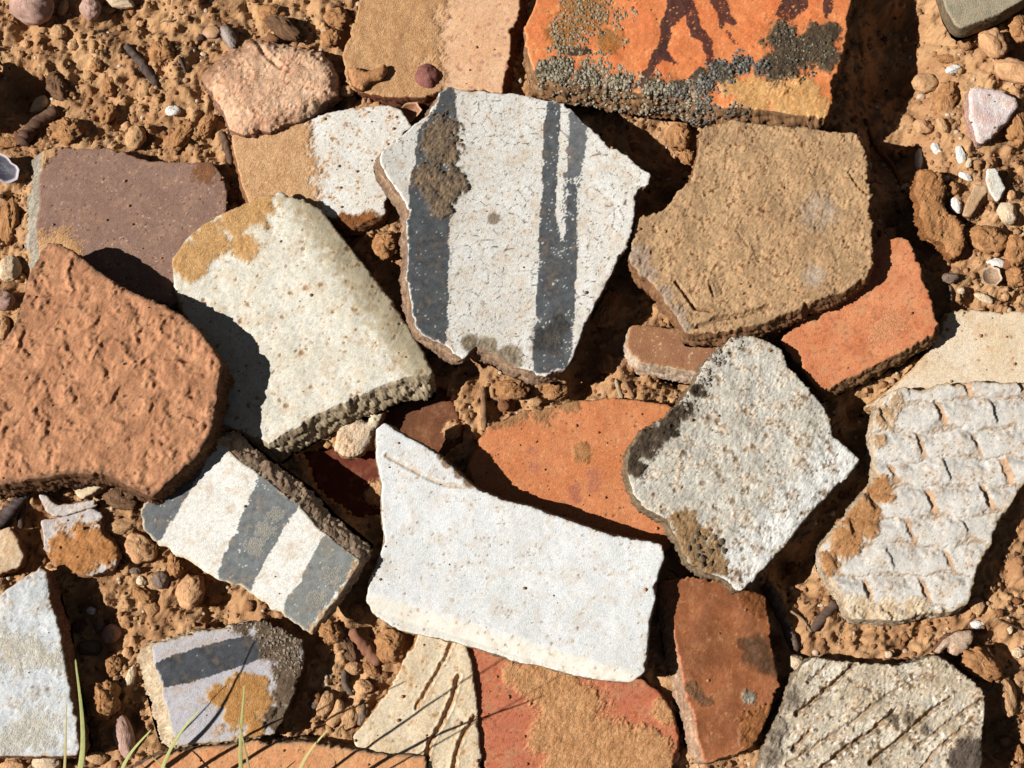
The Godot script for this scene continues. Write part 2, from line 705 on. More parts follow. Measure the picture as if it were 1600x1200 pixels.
	for b in s.get("granules", []):
		var pts := PackedVector3Array()
		for k in range(0, b[0].size(), 3):
			var q := on_plane(b[0][k], b[0][k + 1], z0, tilt, c)
			pts.append(Vector3(q.x, q.y, b[0][k + 2] * 0.2))
		var cand := PackedInt32Array()
		for v in base:
			var f := -1.0
			for q in pts:
				f = maxf(f, 1.0 - Vector2(pos[v].x + c.x - q.x, pos[v].z + c.y - q.y).length() / q.z)
			if f + nf.get_noise_2d(pos[v].x * 0.3 + off, pos[v].z * 0.3) * 0.8 > 0.12 and pos[v].y > th * 0.15:
				cand.append(v)
		var gp := PackedVector3Array()
		var gn := PackedVector3Array()
		var gc := PackedColorArray()
		var gi := PackedInt32Array()
		if cand.size() > 0:
			for n in b[1]:
				var v := cand[rng.randi() % cand.size()]
				grain_blob(gp, gn, gc, gi, pos[v], nor[v], rng.randf_range(b[2], b[3]), rgb(b[4]).lerp(rgb(b[5]), rng.randf()), rng)
		extra.append([b[6], gp, gn, gc, gi])
	var knobs: Array = s.get("knobs", [])
	for k in range(0, knobs.size(), 2):
		var q := on_plane(knobs[k], knobs[k + 1], z0, tilt, c) - c
		var best := 1e9
		var near := 0
		for v in wall_base:
			var dd := Vector2(pos[v].x - q.x, pos[v].z - q.y).length_squared()
			if dd < best:
				best = dd
				near = v
		var gp := PackedVector3Array()
		var gn := PackedVector3Array()
		var gc := PackedColorArray()
		var gi := PackedInt32Array()
		grain_blob(gp, gn, gc, gi, pos[near], nor[near], rng.randf_range(0.85, 1.2), Color(0.56, 0.49, 0.40), rng)
		for v in range(gp.size() - 8, gp.size()):
			gc[v] = Color(0.40, 0.35, 0.30)
		extra.append(["button_lichen", gp, gn, gc, gi])
	# ---- hand the triangles out to the parts
	var parts := []
	for k in part_names.size():
		parts.append([PackedInt32Array(), PackedVector3Array(), PackedVector3Array(), PackedColorArray(), PackedInt32Array()])
	var merge: bool = s.get("stone", false)
	var map := PackedInt32Array()
	map.resize(pos.size() * 1)
	for k in part_names.size():
		if merge and k > 0:
			break
		map.fill(-1)
		var P := PackedVector3Array()
		var N := PackedVector3Array()
		var C := PackedColorArray()
		var I := PackedInt32Array()
		for t in owner_.size():
			if not merge and owner_[t] != k:
				continue
			for w in 3:
				var v := idx[t * 3 + w]
				if map[v] < 0:
					map[v] = P.size()
					P.append(pos[v] * MM)
					N.append(nor[v])
					C.append(col[v])
				I.append(map[v])
		parts[k] = [P, N, C, I]
	return {"at": Vector3(c.x, z0 - th, c.y) * MM, "parts": parts, "names": part_names, "extra": extra, "poly": coarse, "c": c, "tilt": tilt, "low": z0 - th, "top": z0, "flare": flare}


func grain_blob(P: PackedVector3Array, N: PackedVector3Array, C: PackedColorArray, I: PackedInt32Array, at: Vector3, up: Vector3, r: float, c: Color, rng: RandomNumberGenerator) -> void:
	var base := P.size()
	var side := up.cross(Vector3(0.3, 0.2, 0.9)).normalized()
	var fwd := up.cross(side)
	var turn := rng.randf() * TAU
	const M := 7
	for ring in 3:
		var phi: float = [PI * 0.55, PI * 0.34, PI * 0.14][ring]
		for k in M:
			var a := turn + TAU * (k + 0.5 * ring) / M
			var n := (side * cos(a) + fwd * sin(a)) * sin(phi) + up * cos(phi)
			P.append((at + ((n - up * n.dot(up) * 0.45) * r * rng.randf_range(0.7, 1.25) - up * r * 0.18)) * MM)
			N.append(n)
			C.append(c * rng.randf_range(0.85, 1.1))
	P.append((at + up * r * 0.34) * MM)
	N.append(up)
	C.append(c)
	for ring in 2:
		for k in M:
			var a := base + ring * M + k
			var b := base + ring * M + (k + 1) % M
			I.append_array([a, a + M, b, b, a + M, b + M])
	for k in M:
		I.append_array([base + 2 * M + k, base + 3 * M, base + 2 * M + (k + 1) % M])


func place_sherd(s: Dictionary, b: Dictionary) -> void:
	var m: Material = mat[s.get("mat", "matte")]
	if s.get("stone", false):
		var q: Array = b.parts[0]
		var one := solid(called(s.name), mesh_of(q[0], q[1], q[2], q[3]), m, self)
		one.position = b.at
		tag(one, s.label, s.cat, s.get("group", ""))
		return
	var t := Node3D.new()
	t.name = called(s.name)
	add_child(t)
	t.position = b.at
	tag(t, s.label, s.cat, s.get("group", ""))
	var seen := {}
	for k in b.parts.size():
		var q: Array = b.parts[k]
		if q[3].size() < 30:
			continue
		var called_: String = b.names[k]
		var n: int = seen.get(called_, 0)
		seen[called_] = n + 1
		var pm: Material = m
		if called_ == "broken_edge":
			pm = mat.matte
		elif called_ == "soil_patch" or called_ == "dust_patch":
			pm = mat.soil
		elif called_.begins_with("lichen"):
			pm = mat.crust
		solid(called_ if n == 0 else "%s_%03d" % [called_, n], mesh_of(q[0], q[1], q[2], q[3]), pm, t)
	for e in b.extra:
		if e[4].size() == 0:
			continue
		var n: int = seen.get(e[0], 0)
		seen[e[0]] = n + 1
		var under: Node = t
		if e[0] == "lichen_granules" and t.has_node("lichen_patch"):
			under = t.get_node("lichen_patch")
		var g := solid(e[0] if n == 0 else "%s_%03d" % [e[0], n], mesh_of(e[1], e[2], e[3], e[4]), mat.crust, under)
		if e[0] == "lichen_granules":
			g.set_meta("kind", "stuff")


# ------------------------------------------------------------------ ground
func make_ceiling() -> void:
	ceil_map.resize(CW * CH)
	ceil_map.fill(99.0)
	for b in built:
		var p: PackedVector2Array = b.poly
		var r := box_of(p, 1.0)
		for j in range(maxi(0, int(r.position.y - CZ)), mini(CH, int(r.end.y - CZ) + 1)):
			for i in range(maxi(0, int(r.position.x - CX)), mini(CW, int(r.end.x - CX) + 1)):
				var q := Vector2(CX + i, CZ + j)
				if Geometry2D.is_point_in_polygon(q, p):
					var h: float = b.low + b.tilt.x * (q.x - b.c.x) + b.tilt.y * (q.y - b.c.y)
					ceil_map[j * CW + i] = minf(ceil_map[j * CW + i], h + 0.6)


func covered(x: float, z: float) -> float:
	var i := int(round(x - CX))
	var j := int(round(z - CZ))
	if i < 0 or j < 0 or i >= CW or j >= CH:
		return 99.0
	return ceil_map[j * CW + i]


func soil_height(x: float, z: float) -> float:
	var lo := nf.get_noise_2d(x * 0.035 + 500.0, z * 0.035)
	var mid := nf.get_noise_2d(x * 0.13 + 300.0, z * 0.13)
	var h := lo * 3.2 + mid * 2.6
	var loose := smoothstep(-0.08, 0.45, nf.get_noise_2d(x * 0.05 + 900.0, z * 0.05) + mid * 0.4)
	var far := smoothstep(10.0, 160.0, maxf(absf(x) - 200.0, absf(z + 6.0) - 165.0))
	loose *= 1.0 - far
	var wx := x + mid * 1.6
	var wz := z + lo * 2.0
	var big := nd.get_noise_2d(wx * 0.20, wz * 0.20) + 1.0
	var small := nd.get_noise_2d(wx * 0.52 + 50.0, wz * 0.52) + 1.0
	var tiny := nf.get_noise_2d(x * 0.8 + 70.0, z * 0.8)
	h += loose * (1.7 * (0.55 - big) * (0.5 + nv.get_noise_2d(wx * 0.20, wz * 0.20) * 0.8) + 1.1 * (0.5 - small)) + (tiny * (0.35 + 0.75 * loose) + ns.get_noise_2d(x * 1.25, z * 1.25 + 15.0) * 0.14) * (1.0 - far)
	for p in pits:
		var d: float = Vector2(x - p.x, z - p.y).length_squared() / (p.z * p.z)
		if d < 4.0:
			h += p.w * exp(-d * 1.6)
	return h


func ground_row(j: int) -> void:
	var w := gxs.size()
	var z := gzs[j]
	for i in w:
		var x := gxs[i]
		var h := soil_height(x, z)
		var top := covered(x, z)
		if top < 90.0:
			h = minf(h, top)
		g_pos[j * w + i] = Vector3(x, h, z) * MM
		var a := nf.get_noise_2d(x * 0.045 + 40.0, z * 0.045)
		var b := nf.get_noise_2d(x * 0.45 + 90.0, z * 0.45)
		var v := nv.get_noise_2d(x * 0.52 + 50.0, z * 0.52)
		var far := smoothstep(10.0, 120.0, maxf(absf(x) - 200.0, absf(z + 6.0) - 165.0))
		b *= 1.0 - far
		v *= 1.0 - far
		var c := Color(0.87, 0.69, 0.505).lerp(Color(0.72, 0.53, 0.375), clampf(0.45 + a * 0.8 + b * 0.55 + v * 0.12, 0, 1))
		if v > 0.82 and b > 0.0:
			c = c.lerp(Color(0.80, 0.66, 0.52), 0.5)
		c *= 1.0 + b * 0.12 + ns.get_noise_2d(x * 1.9, z * 1.9) * 0.08 * (1.0 - far)
		c.a = 1.0
		g_col[j * w + i] = c


func make_ground() -> void:
	for p in [[1405, 120, 85, -15], [1400, 240, 70, -14], [1420, 350, 55, -10], [1410, 30, 80, -12], [25, 150, 45, -8], [65, 140, 30, -5], [130, 1000, 55, -7], [110, 950, 40, -6],
			[925, 560, 40, -7], [900, 600, 30, -5], [1240, 890, 45, -9], [1330, 700, 35, -8], [1345, 640, 30, -6], [600, 640, 60, -6], [540, 740, 60, -6], [470, 830, 45, -5], [1045, 300, 55, -5],
			[1000, 220, 60, -4], [1060, 950, 20, -6], [1050, 590, 22, -5], [1560, 1150, 50, -9], [1500, 1040, 25, -3], [1570, 900, 30, -4], [60, 820, 30, -5], [345, 980, 45, -5], [200, 1130, 35, -4], [1210, 1000, 15, -5],
			[1540, 200, 70, 3], [1560, 360, 70, 3], [1450, 300, 40, 3], [955, 480, 25, 3], [950, 570, 30, 2], [1590, 930, 60, 3], [530, 1040, 60, 2], [300, 120, 60, 3], [180, 100, 60, 2], [1330, 960, 60, 1], [800, 600, 50, 2], [480, 60, 40, 2]]:
		var q := plan(p[0], p[1], 0.0)
		pits.append(Vector4(q.x, q.y, p[2] * 0.2, p[3]))
	var dense := 0.58
	for axis in 2:
		var reach: float = [200.0, 165.0][axis]
		var shift: float = [0.0, -6.0][axis]
		var list: Array = []
		var at := 0.0
		while at < reach:
			list.append(at)
			at += dense
		var step := dense
		while at < 60000.0:
			list.append(at)
			step *= 1.075
			at += step
		var full: Array = []
		for k in range(list.size() - 1, 0, -1):
			full.append(-list[k] + shift)
		for k in list.size():
			full.append(list[k] + shift)
		if axis == 0:
			gxs = PackedFloat32Array(full)
		else:
			gzs = PackedFloat32Array(full)
	var w := gxs.size()
	var hgt := gzs.size()
	g_pos.resize(w * hgt)
	g_col.resize(w * hgt)
	var job := WorkerThreadPool.add_group_task(ground_row, hgt)
	WorkerThreadPool.wait_for_group_task_completion(job)
	var idx := PackedInt32Array()
	idx.resize((w - 1) * (hgt - 1) * 6)
	var n := 0
	for j in hgt - 1:
		for i in w - 1:
			var a := j * w + i
			idx[n] = a
			idx[n + 1] = a + 1
			idx[n + 2] = a + w
			idx[n + 3] = a + 1
			idx[n + 4] = a + w + 1
			idx[n + 5] = a + w
			n += 6
	var g := solid("ground", mesh_of(g_pos, normals_of(g_pos, idx), g_col, idx), mat.soil, self)
	tag(g, "dry reddish brown desert soil, loose and crumbly between the sherds", "ground", "", "structure")


func soil_at(x: float, z: float) -> float:
	return minf(soil_height(x, z), covered(x, z))


# ------------------------------------------------------------------ pebbles
func pebble_mesh(size: Vector3, round_: float, c0: Color, c1: Color, seed_: int, bumpy: float) -> ArrayMesh:
	var rng := RandomNumberGenerator.new()
	rng.seed = seed_
	var planes := []
	for k in 9 + int(round_ * 8):
		var n := Vector3(rng.randfn(), rng.randfn(), rng.randfn()).normalized()
		planes.append([n, rng.randf_range(0.66, 0.98) * lerpf(1.0, 1.05, round_)])
	var A := 44
	var B := 28
	var P := PackedVector3Array()
	var C := PackedColorArray()
	var I := PackedInt32Array()
	for b in B + 1:
		for a in A:
			var phi := PI * b / B
			var th := TAU * a / A
			var d := Vector3(sin(phi) * cos(th), cos(phi), sin(phi) * sin(th))
			var r := 1.0
			for q in planes:
				var k: float = d.dot(q[0])
				if k > 0.05:
					r = minf(r, q[1] / k)
			r = lerpf(r, 0.9, round_ * 0.75)
			var n1 := nf.get_noise_3d(d.x * 1.3 + seed_ * 3.1, d.y * 1.3, d.z * 1.3)
			var n2 := nf.get_noise_3d(d.x * 4.0 + seed_ * 1.7, d.y * 4.0, d.z * 4.0)
			var n3 := nf.get_noise_3d(d.x * 11.0 + seed_ * 2.3, d.y * 11.0, d.z * 11.0)
			r *= 1.0 + n1 * (0.12 + bumpy * 0.5) + n2 * (0.03 + bumpy * 0.35) + n3 * (0.012 + bumpy * 0.16)
			P.append(Vector3(d.x * size.x, d.y * size.y, d.z * size.z) * 0.5 * r * MM)
			var c := c0.lerp(c1, clampf(0.5 + n1 * 0.9 + n2 * 0.9, 0, 1)) * (1.0 + n2 * 0.18 + n3 * 0.22)
			c.a = 1.0
			C.append(c)
	for b in B:
		for a in A:
			var i := b * A + a
			var j := b * A + (a + 1) % A
			I.append_array([i, j, i + A, j, j + A, i + A])
	# make faces look outwards
	var N := normals_of(P, I)
	if N[A * 9].dot(P[A * 9]) < 0.0:
		I.reverse()
		N = normals_of(P, I)
	return mesh_of(P, N, C, I)


# px, py, width, height (photo points), turn (deg), kind, label, lift (mm above the soil, optional)
func place_pebbles() -> void:
	var kinds := {
		"tan": [[218, 176, 132], [194, 146, 102], 0.35, 0.10, "stone", "pebble"], "cream": [[238, 218, 188], [218, 184, 146], 0.3, 0.06, "stone", "pebble"],
		"white": [[255, 252, 246], [236, 224, 212], 0.0, 0.06, "stone", "stone chip"], "orange": [[230, 184, 138], [208, 154, 110], 0.35, 0.10, "stone", "pebble"],
		"grey": [[150, 130, 115], [118, 98, 84], 0.4, 0.10, "stone", "pebble"], "pink": [[215, 180, 165], [180, 140, 122], 0.85, 0.03, "stone", "pebble"],
		"plum": [[160, 108, 98], [135, 84, 76], 0.9, 0.02, "stone", "pebble"], "clod": [[206, 154, 108], [176, 126, 84], 0.35, 0.42, "soil", "soil clod"],
		"dark": [[150, 116, 88], [112, 84, 64], 0.35, 0.38, "soil", "soil clod"]}
	var n := 0
	for p in list_pebbles():
		n += 1
		var k: Array = kinds[p[5]]
		var w: float = p[2] * 0.2
		var d: float = p[3] * 0.2
		var h := minf(w, d) * (0.8 if k[2] > 0.5 else 0.72)
		var ground_h := 0.0
		var q := plan(p[0], p[1], h * 0.5)
		ground_h = soil_at(q.x, q.y)
		q = plan(p[0], p[1], ground_h + h * 0.4)
		ground_h = soil_at(q.x, q.y)
		var lift: float = p[7] if p.size() > 7 else 0.0
		var o := solid(called("soil_clod" if k[5] == "soil clod" else ("stone_chip" if k[5] == "stone chip" else "pebble")), pebble_mesh(Vector3(w, h, d), k[2], rgb(k[0]), rgb(k[1]), n * 13 + 5, k[3]), mat[k[4]], self)
		o.position = Vector3(q.x, ground_h + h * 0.32 + lift, q.y) * MM
		o.rotation.y = -deg_to_rad(p[4])
		tag(o, p[6], k[5], "soil clods between the sherds" if k[5] == "soil clod" else "loose pebbles and chips on the soil")


func tube(path: PackedVector3Array, radii: PackedFloat32Array, c0: Color, c1: Color, seed_: int, flat := 1.0) -> ArrayMesh:
	var curve := Curve3D.new()
	for i in path.size():
		var t := (path[mini(i + 1, path.size() - 1)] - path[maxi(i - 1, 0)]) / 6.0
		curve.add_point(path[i], -t, t)
	var length := curve.get_baked_length()
	var steps := clampi(int(length / 0.7), 10, 90)
	var M := 10
	var P := PackedVector3Array()
	var C := PackedColorArray()
	var I := PackedInt32Array()
	for k in steps + 1:
		var f := float(k) / steps
		var at := curve.sample_baked(f * length)
		var ahead := (curve.sample_baked(minf(f * length + 0.3, length)) - curve.sample_baked(maxf(f * length - 0.3, 0.0))).normalized()
		var side := ahead.cross(Vector3.UP).normalized()
		var up := side.cross(ahead)
		var fr := f * (radii.size() - 1)
		var r := lerpf(radii[int(fr)], radii[mini(int(fr) + 1, radii.size() - 1)], fr - int(fr))
		if k == 0 or k == steps:
			r *= 0.35
		for m in M:
			var a := TAU * m / M
			var n := nf.get_noise_3d(at.x * 0.5 + seed_, cos(a) * 1.5, sin(a) * 1.5 + at.z * 0.5)
			P.append((at + (side * cos(a) + up * sin(a) * flat) * r * (1.0 + n * 0.5 * flat)) * MM)
			var c := c0.lerp(c1, clampf(0.5 + n * 1.4, 0, 1))
			c.a = 1.0
			C.append(c)
	for k in steps:
		for m in M:
			var a := k * M + m
			var b := k * M + (m + 1) % M
			I.append_array([a, a + M, b, b, a + M, b + M])
	for e in 2:
		var base := P.size()
		P.append(path[0] * MM if e == 0 else path[path.size() - 1] * MM)
		C.append(c1)
		for m in M:
			var a := (0 if e == 0 else steps * M) + m
			var b := (0 if e == 0 else steps * M) + (m + 1) % M
			if e == 0:
				I.append_array([a, b, base])
			else:
				I.append_array([b, a, base])
	var N := normals_of(P, I)
	if N[M * 3].dot(P[M * 3] - curve.sample_baked(length * 3.0 / steps) * MM) < 0.0:
		I.reverse()
		N = normals_of(P, I)
	return mesh_of(P, N, C, I)


func lay(list: Array, lift: float) -> PackedVector3Array:
	var r := PackedVector3Array()
	for k in range(0, list.size(), 2):
		var q := plan(list[k], list[k + 1], 1.0)
		var h := soil_at(q.x, q.y)
		q = plan(list[k], list[k + 1], h + lift)
		r.append(Vector3(q.x, maxf(soil_at(q.x, q.y), h - 1.0) + lift, q.y))
	return r


func place_sticks() -> void:
	for s in [
		[[32, 226, 55, 196, 92, 170], 1.7, [2.6, 2.4, 2.0], [128, 98, 80], [90, 66, 54], "root_stub", "thick dark root stub lying above the left end of the purple brown sherd", "root"],
		[[196, 70, 220, 98, 246, 132], 1.2, [1.2, 1.7, 1.3], [112, 96, 86], [74, 62, 56], "root_stub", "dark grey splintered root lying left of the pink rock", "root"],
		[[281, 90, 290, 112], 0.9, [0.6, 0.5], [110, 92, 82], [80, 66, 58], "twig", "short thin grey twig just left of the pink rock", "twig"],
		[[345, 205, 356, 232, 362, 262], 1.0, [1.0, 1.5, 1.0], [126, 100, 84], [96, 74, 60], "root_stub", "brown root end between the purple brown sherd and the soil stained white sherd", "root"],
		[[-8, 826, 18, 796, 44, 768], 2.0, [2.4, 2.2, 1.4], [110, 96, 92], [70, 58, 56], "stick", "dark grey stick poking out under the rough brown sherd at the left edge", "stick"],
		[[33, 782, 34, 826], 1.2, [1.3, 1.1], [112, 92, 80], [82, 66, 56], "stick", "short upright brown stick beside the white flaky sherd at the left edge", "stick"],
		[[547, 984, 570, 1010, 594, 1038], 1.9, [1.6, 1.9, 1.9], [160, 114, 90], [134, 90, 70], "root_stub", "rounded reddish brown root stub below the striped sherd", "root"],
		[[538, 1046, 540, 1070, 552, 1086], 1.2, [0.9, 1.1, 0.9], [128, 112, 96], [98, 84, 72], "root_stub", "thin curved grey root below the rounded reddish root stub", "root"],
		[[755, 604, 756, 640, 757, 672], 2.2, [0.8, 1.1, 0.9], [166, 130, 96], [130, 98, 72], "root_stub", "small upright tan root at the upper left of the middle orange sherd", "root"],
		[[962, 592, 972, 624], 1.4, [0.7, 0.7], [190, 168, 136], [160, 134, 104], "twig", "pale short twig left of the small brown sherd, above the middle orange sherd", "twig"],
		[[975, 596, 990, 622], 1.0, [0.8, 0.7], [168, 130, 96], [140, 104, 76], "twig", "tan twig lying beside the pale short twig above the middle orange sherd", "twig"],
		[[1196, 912, 1212, 940, 1228, 975, 1246, 1018], 1.6, [1.6, 1.9, 1.8, 1.4], [140, 122, 108], [92, 74, 64], "bark_strip", "long grey strip of bark along the right side of the dark red sherd", "bark"],
		[[1306, 940, 1290, 960, 1268, 986], 1.2, [1.7, 1.7, 1.2], [122, 100, 86], [92, 74, 64], "stick", "flat grey stick below the corrugated white sherd", "stick"],
		[[1234, 954, 1252, 966, 1268, 988], 1.5, [0.45, 0.4, 0.4], [176, 148, 116], [150, 120, 92], "straw", "thin tan straw next to the flat grey stick", "straw"],
		[[1352, 184, 1368, 225, 1398, 262, 1412, 300], 1.0, [0.7, 0.8, 0.8, 0.6], [140, 92, 60], [104, 66, 44], "root_stub", "thin brown root in the dark gap right of the painted orange sherd", "root"],
		[[1484, 446, 1484, 474], 1.6, [0.8, 0.8], [150, 130, 112], [120, 100, 84], "twig", "small upright stalk under the grey pebble in the shade near the right edge", "twig"],
		[[645, 69, 662, 64], 4.6, [0.35, 0.3], [222, 190, 120], [200, 164, 96], "straw", "tiny yellow straw lying on the soil covered half of the pink sherd", "straw"],
		[[1560, 968, 1600, 985], 1.0, [0.35, 0.3], [120, 92, 70], [96, 72, 54], "straw", "hair thin dark straw on the soil at the right edge", "straw"],
	]:
		var radii := PackedFloat32Array(s[2])
		var path := lay(s[0], s[1] * 0.6)
		var mid := path[path.size() / 2]
		for k in path.size():
			path[k] -= mid
		var o := solid(called(s[5]), tube(path, radii, rgb(s[3]), rgb(s[4]), s[0][0]), mat.matte, self)
		o.position = mid * MM
		tag(o, s[6], s[7], "bits of root, bark and straw on the soil")


func dished(name_: String, px: float, py: float, w: float, d: float, deep: float, turn: float, lift: float, c_in: Color, c_rim: Color, lean: Vector3, label: String, category: String, cup: float) -> void:
	var P := PackedVector3Array()
	var C := PackedColorArray()
	var I := PackedInt32Array()
	var R := 9
	var M := 26
	for layer in 2:
		for r in R + 1:
			for m in M:
				var f := float(r) / R
				var a := TAU * m / M
				var wob := 1.0 + nf.get_noise_2d(cos(a) * 1.4 + px, sin(a) * 1.4) * 0.22
				var y := deep * f * f * cup - (0.7 if layer == 1 else 0.0) * (1.0 - f * 0.7)
				var lines := sin(f * 24.0) * 0.12
				P.append(Vector3(cos(a) * w * 0.5 * f * wob, y + lines, sin(a) * d * 0.5 * f * wob) * MM)
				var c := c_in.lerp(c_rim, smoothstep(0.72, 0.92, f)) * (1.0 + lines)
				c.a = 1.0
				C.append(c)
	var half := (R + 1) * M
	for r in R:
		for m in M:
			var a := r * M + m
			var b := r * M + (m + 1) % M
			I.append_array([a, a + M, b, b, a + M, b + M])
			I.append_array([half + a, half + b, half + a + M, half + b, half + b + M, half + a + M])
	for m in M:
		var a := R * M + m
		var b := R * M + (m + 1) % M
		I.append_array([a, half + a, b, b, half + a, half + b])
	var q := plan(px, py, lift)
	var h := soil_at(q.x, q.y)
	q = plan(px, py, h + lift)
	var N := normals_of(P, I)
	if N[M * 4 + 2].y < 0.0:
		I.reverse()
		N = normals_of(P, I)
	var o := solid(called(name_), mesh_of(P, N, C, I), mat.polished, self)
	o.position = Vector3(q.x, h + lift, q.y) * MM
	o.rotation = lean
	o.rotation.y = turn
	tag(o, label, category)


func place_shells() -> void:
	dished("shell_fragment", 4, 264, 13, 8.0, 2.0, -0.6, 3.0, Color(0.26, 0.25, 0.30), Color(0.80, 0.76, 0.78), Vector3(0.2, 0, -0.1), "dark blue grey shell fragment with white rim beside the purple brown sherd", "shell", 1.0)
	dished("seed_husk", 356, 56, 4.5, 9.5, 1.4, 0.5, 2.4, Color(0.66, 0.60, 0.56), Color(0.52, 0.45, 0.42), Vector3(0.1, 0, 0.1), "dry grey veined seed husk at the upper left of the pink rock", "seed husk", -1.0)
	dished("shell_fragment", 329, 48, 5.6, 4.6, 0.8, 0.0, 1.6, Color(0.78, 0.60, 0.44), Color(0.70, 0.56, 0.46), Vector3(0.0, 0, 0.1), "small round tan flake left of the grey seed husk", "shell", -1.0)
	dished("shell_fragment", 641, 176, 8.0, 6.0, 1.8, 0.5, 3.0, Color(0.62, 0.42, 0.30), Color(0.80, 0.62, 0.48), Vector3(0.15, 0, 0.25), "curled brown flake between the soil stained white sherd and the large striped white sherd", "shell", 1.0)
	dished("snail_shell", 1549, 434, 6.0, 6.6, 1.8, 0.2, 2.6, Color(0.64, 0.52, 0.42), Color(0.82, 0.72, 0.60), Vector3(-0.1, 0, 0.2), "broken pale snail shell lying open near the right edge above the buff sherd", "shell", 1.0)
	dished("seed", 686, 98, 6.0, 2.2, 1.2, -0.1, 5.4, Color(0.78, 0.68, 0.40), Color(0.66, 0.56, 0.30), Vector3(0, 0, 0.1), "small yellow seed above the plum coloured pebble on the pink sherd", "seed", -1.0)


func place_crumbs() -> void:
	var rng := RandomNumberGenerator.new()
	rng.seed = 77
	for kind in 3:
		var mm := MultiMesh.new()
		mm.transform_format = MultiMesh.TRANSFORM_3D
		mm.use_colors = true
		var white := Color(1, 1, 1)
		mm.mesh = crumb_mesh(100 + kind * 7, [0.4, 0.55, 0.12][kind])
		var where: Array = []
		var tint: Array = []
		var tries := 0
		var want: int = [21000, 230, 700][kind]
		while where.size() < want and tries < want * 8:
			tries += 1
			var x := rng.randf_range(-330, 330) if tries % 4 == 0 else rng.randf_range(-200, 200)
			var z := rng.randf_range(-290, 270) if tries % 4 == 0 else rng.randf_range(-170, 155)
			if covered(x, z) < 90.0:
				continue
			var loose := nf.get_noise_2d(x * 0.05 + 900.0, z * 0.05)
			if loose < rng.randf_range(-0.9, 0.2):
				continue
			var r: float = [0.13 + 0.75 * pow(rng.randf(), 3.0), rng.randf_range(0.9, 2.3), rng.randf_range(0.3, 0.9)][kind]
			if kind == 0 and rng.randf() < 0.12:
				r *= 1.7
			var b := Basis.from_euler(Vector3(rng.randf() * TAU, rng.randf() * TAU, rng.randf() * TAU)).scaled(Vector3(r * rng.randf_range(0.8, 1.3), r * rng.randf_range(0.6, 1.0), r * rng.randf_range(0.8, 1.3)))
			where.append(Transform3D(b, Vector3(x, soil_height(x, z) + r * 0.25, z) * MM))
			var c := Color(0.84, 0.66, 0.47).lerp(Color(0.58, 0.40, 0.28), rng.randf())
			if kind == 0 and rng.randf() < 0.10:
				c = Color(0.90, 0.80, 0.68) if rng.randf() < 0.6 else Color(0.40, 0.30, 0.25)
			if kind == 2:
				c = Color(0.92, 0.85, 0.76).lerp(Color(0.78, 0.58, 0.42), rng.randf())
			tint.append(c)
		if kind != 1:
			for q in built.size():
				var P: PackedVector3Array = built[q].parts[0][0]
				if P.size() < 4000:
					continue
				for n in int(P.size() / [420.0, 1.0, 2600.0][kind] * (1.2 if built[q].top < 7.0 else 0.25)):
					var at: Vector3 = P[rng.randi() % P.size()] + built[q].at
					var r := 0.12 + 0.42 * pow(rng.randf(), 2.5)
					where.append(Transform3D(Basis.from_euler(Vector3(rng.randf() * TAU, rng.randf() * TAU, 0)).scaled(Vector3.ONE * r), at + Vector3(0, r * 0.3, 0) * MM))
					tint.append(Color(0.82, 0.63, 0.45).lerp(Color(0.62, 0.44, 0.30), rng.randf()))
		mm.instance_count = where.size()
		for k in where.size():
			mm.set_instance_transform(k, where[k])
			mm.set_instance_color(k, tint[k])
		var o := MultiMeshInstance3D.new()
		o.name = ["soil_crumbs", "small_clods", "pale_grit"][kind]
		o.multimesh = mm
		var m: StandardMaterial3D = mat.soil
		o.material_override = m
		add_child(o)
		tag(o, ["fine loose crumbs of reddish soil scattered between the sherds", "small rounded lumps of soil strewn between the sherds", "pale sand grains and grit scattered over the soil"][kind], ["soil crumbs", "soil clods", "grit"][kind], "", "stuff")


func place_litter() -> void:
	var rng := RandomNumberGenerator.new()
	rng.seed = 4242
	var mm := MultiMesh.new()
	mm.transform_format = MultiMesh.TRANSFORM_3D
	mm.use_colors = true
	mm.mesh = tube(PackedVector3Array([Vector3(-2.5, 0.0, 0.3), Vector3(-0.6, 0.3, -0.2), Vector3(1.1, 0.15, 0.25), Vector3(2.6, -0.1, -0.3)]), PackedFloat32Array([0.10, 0.15, 0.13, 0.07]), Color.WHITE, Color(0.8, 0.8, 0.8), 5)
	var where: Array = []
	var tint: Array = []
	var tries := 0
	while where.size() < 190 and tries < 4000:
		tries += 1
		var x := rng.randf_range(-185, 185)
		var z := rng.randf_range(-150, 135)
		if covered(x, z) < 90.0:
			continue
		var r := 0.4 + 1.1 * pow(rng.randf(), 1.8)
		var b := Basis.from_euler(Vector3(rng.randf_range(-0.35, 0.35), rng.randf() * TAU, rng.randf_range(-0.35, 0.35))).scaled(Vector3(r, minf(r, 1.1), r))
		where.append(Transform3D(b, Vector3(x, soil_height(x, z) + 0.35, z) * MM))
		tint.append(Color(0.80, 0.66, 0.46).lerp(Color(0.36, 0.26, 0.19), pow(rng.randf(), 0.8)))
	mm.instance_count = where.size()
	for k in where.size():
		mm.set_instance_transform(k, where[k])
		mm.set_instance_color(k, tint[k])
	var o := MultiMeshInstance3D.new()
	o.name = "dry_litter"
	o.multimesh = mm
	o.material_override = mat.matte
	add_child(o)
	tag(o, "hair thin dry rootlets and straw bits strewn over the soil", "plant litter", "", "stuff")


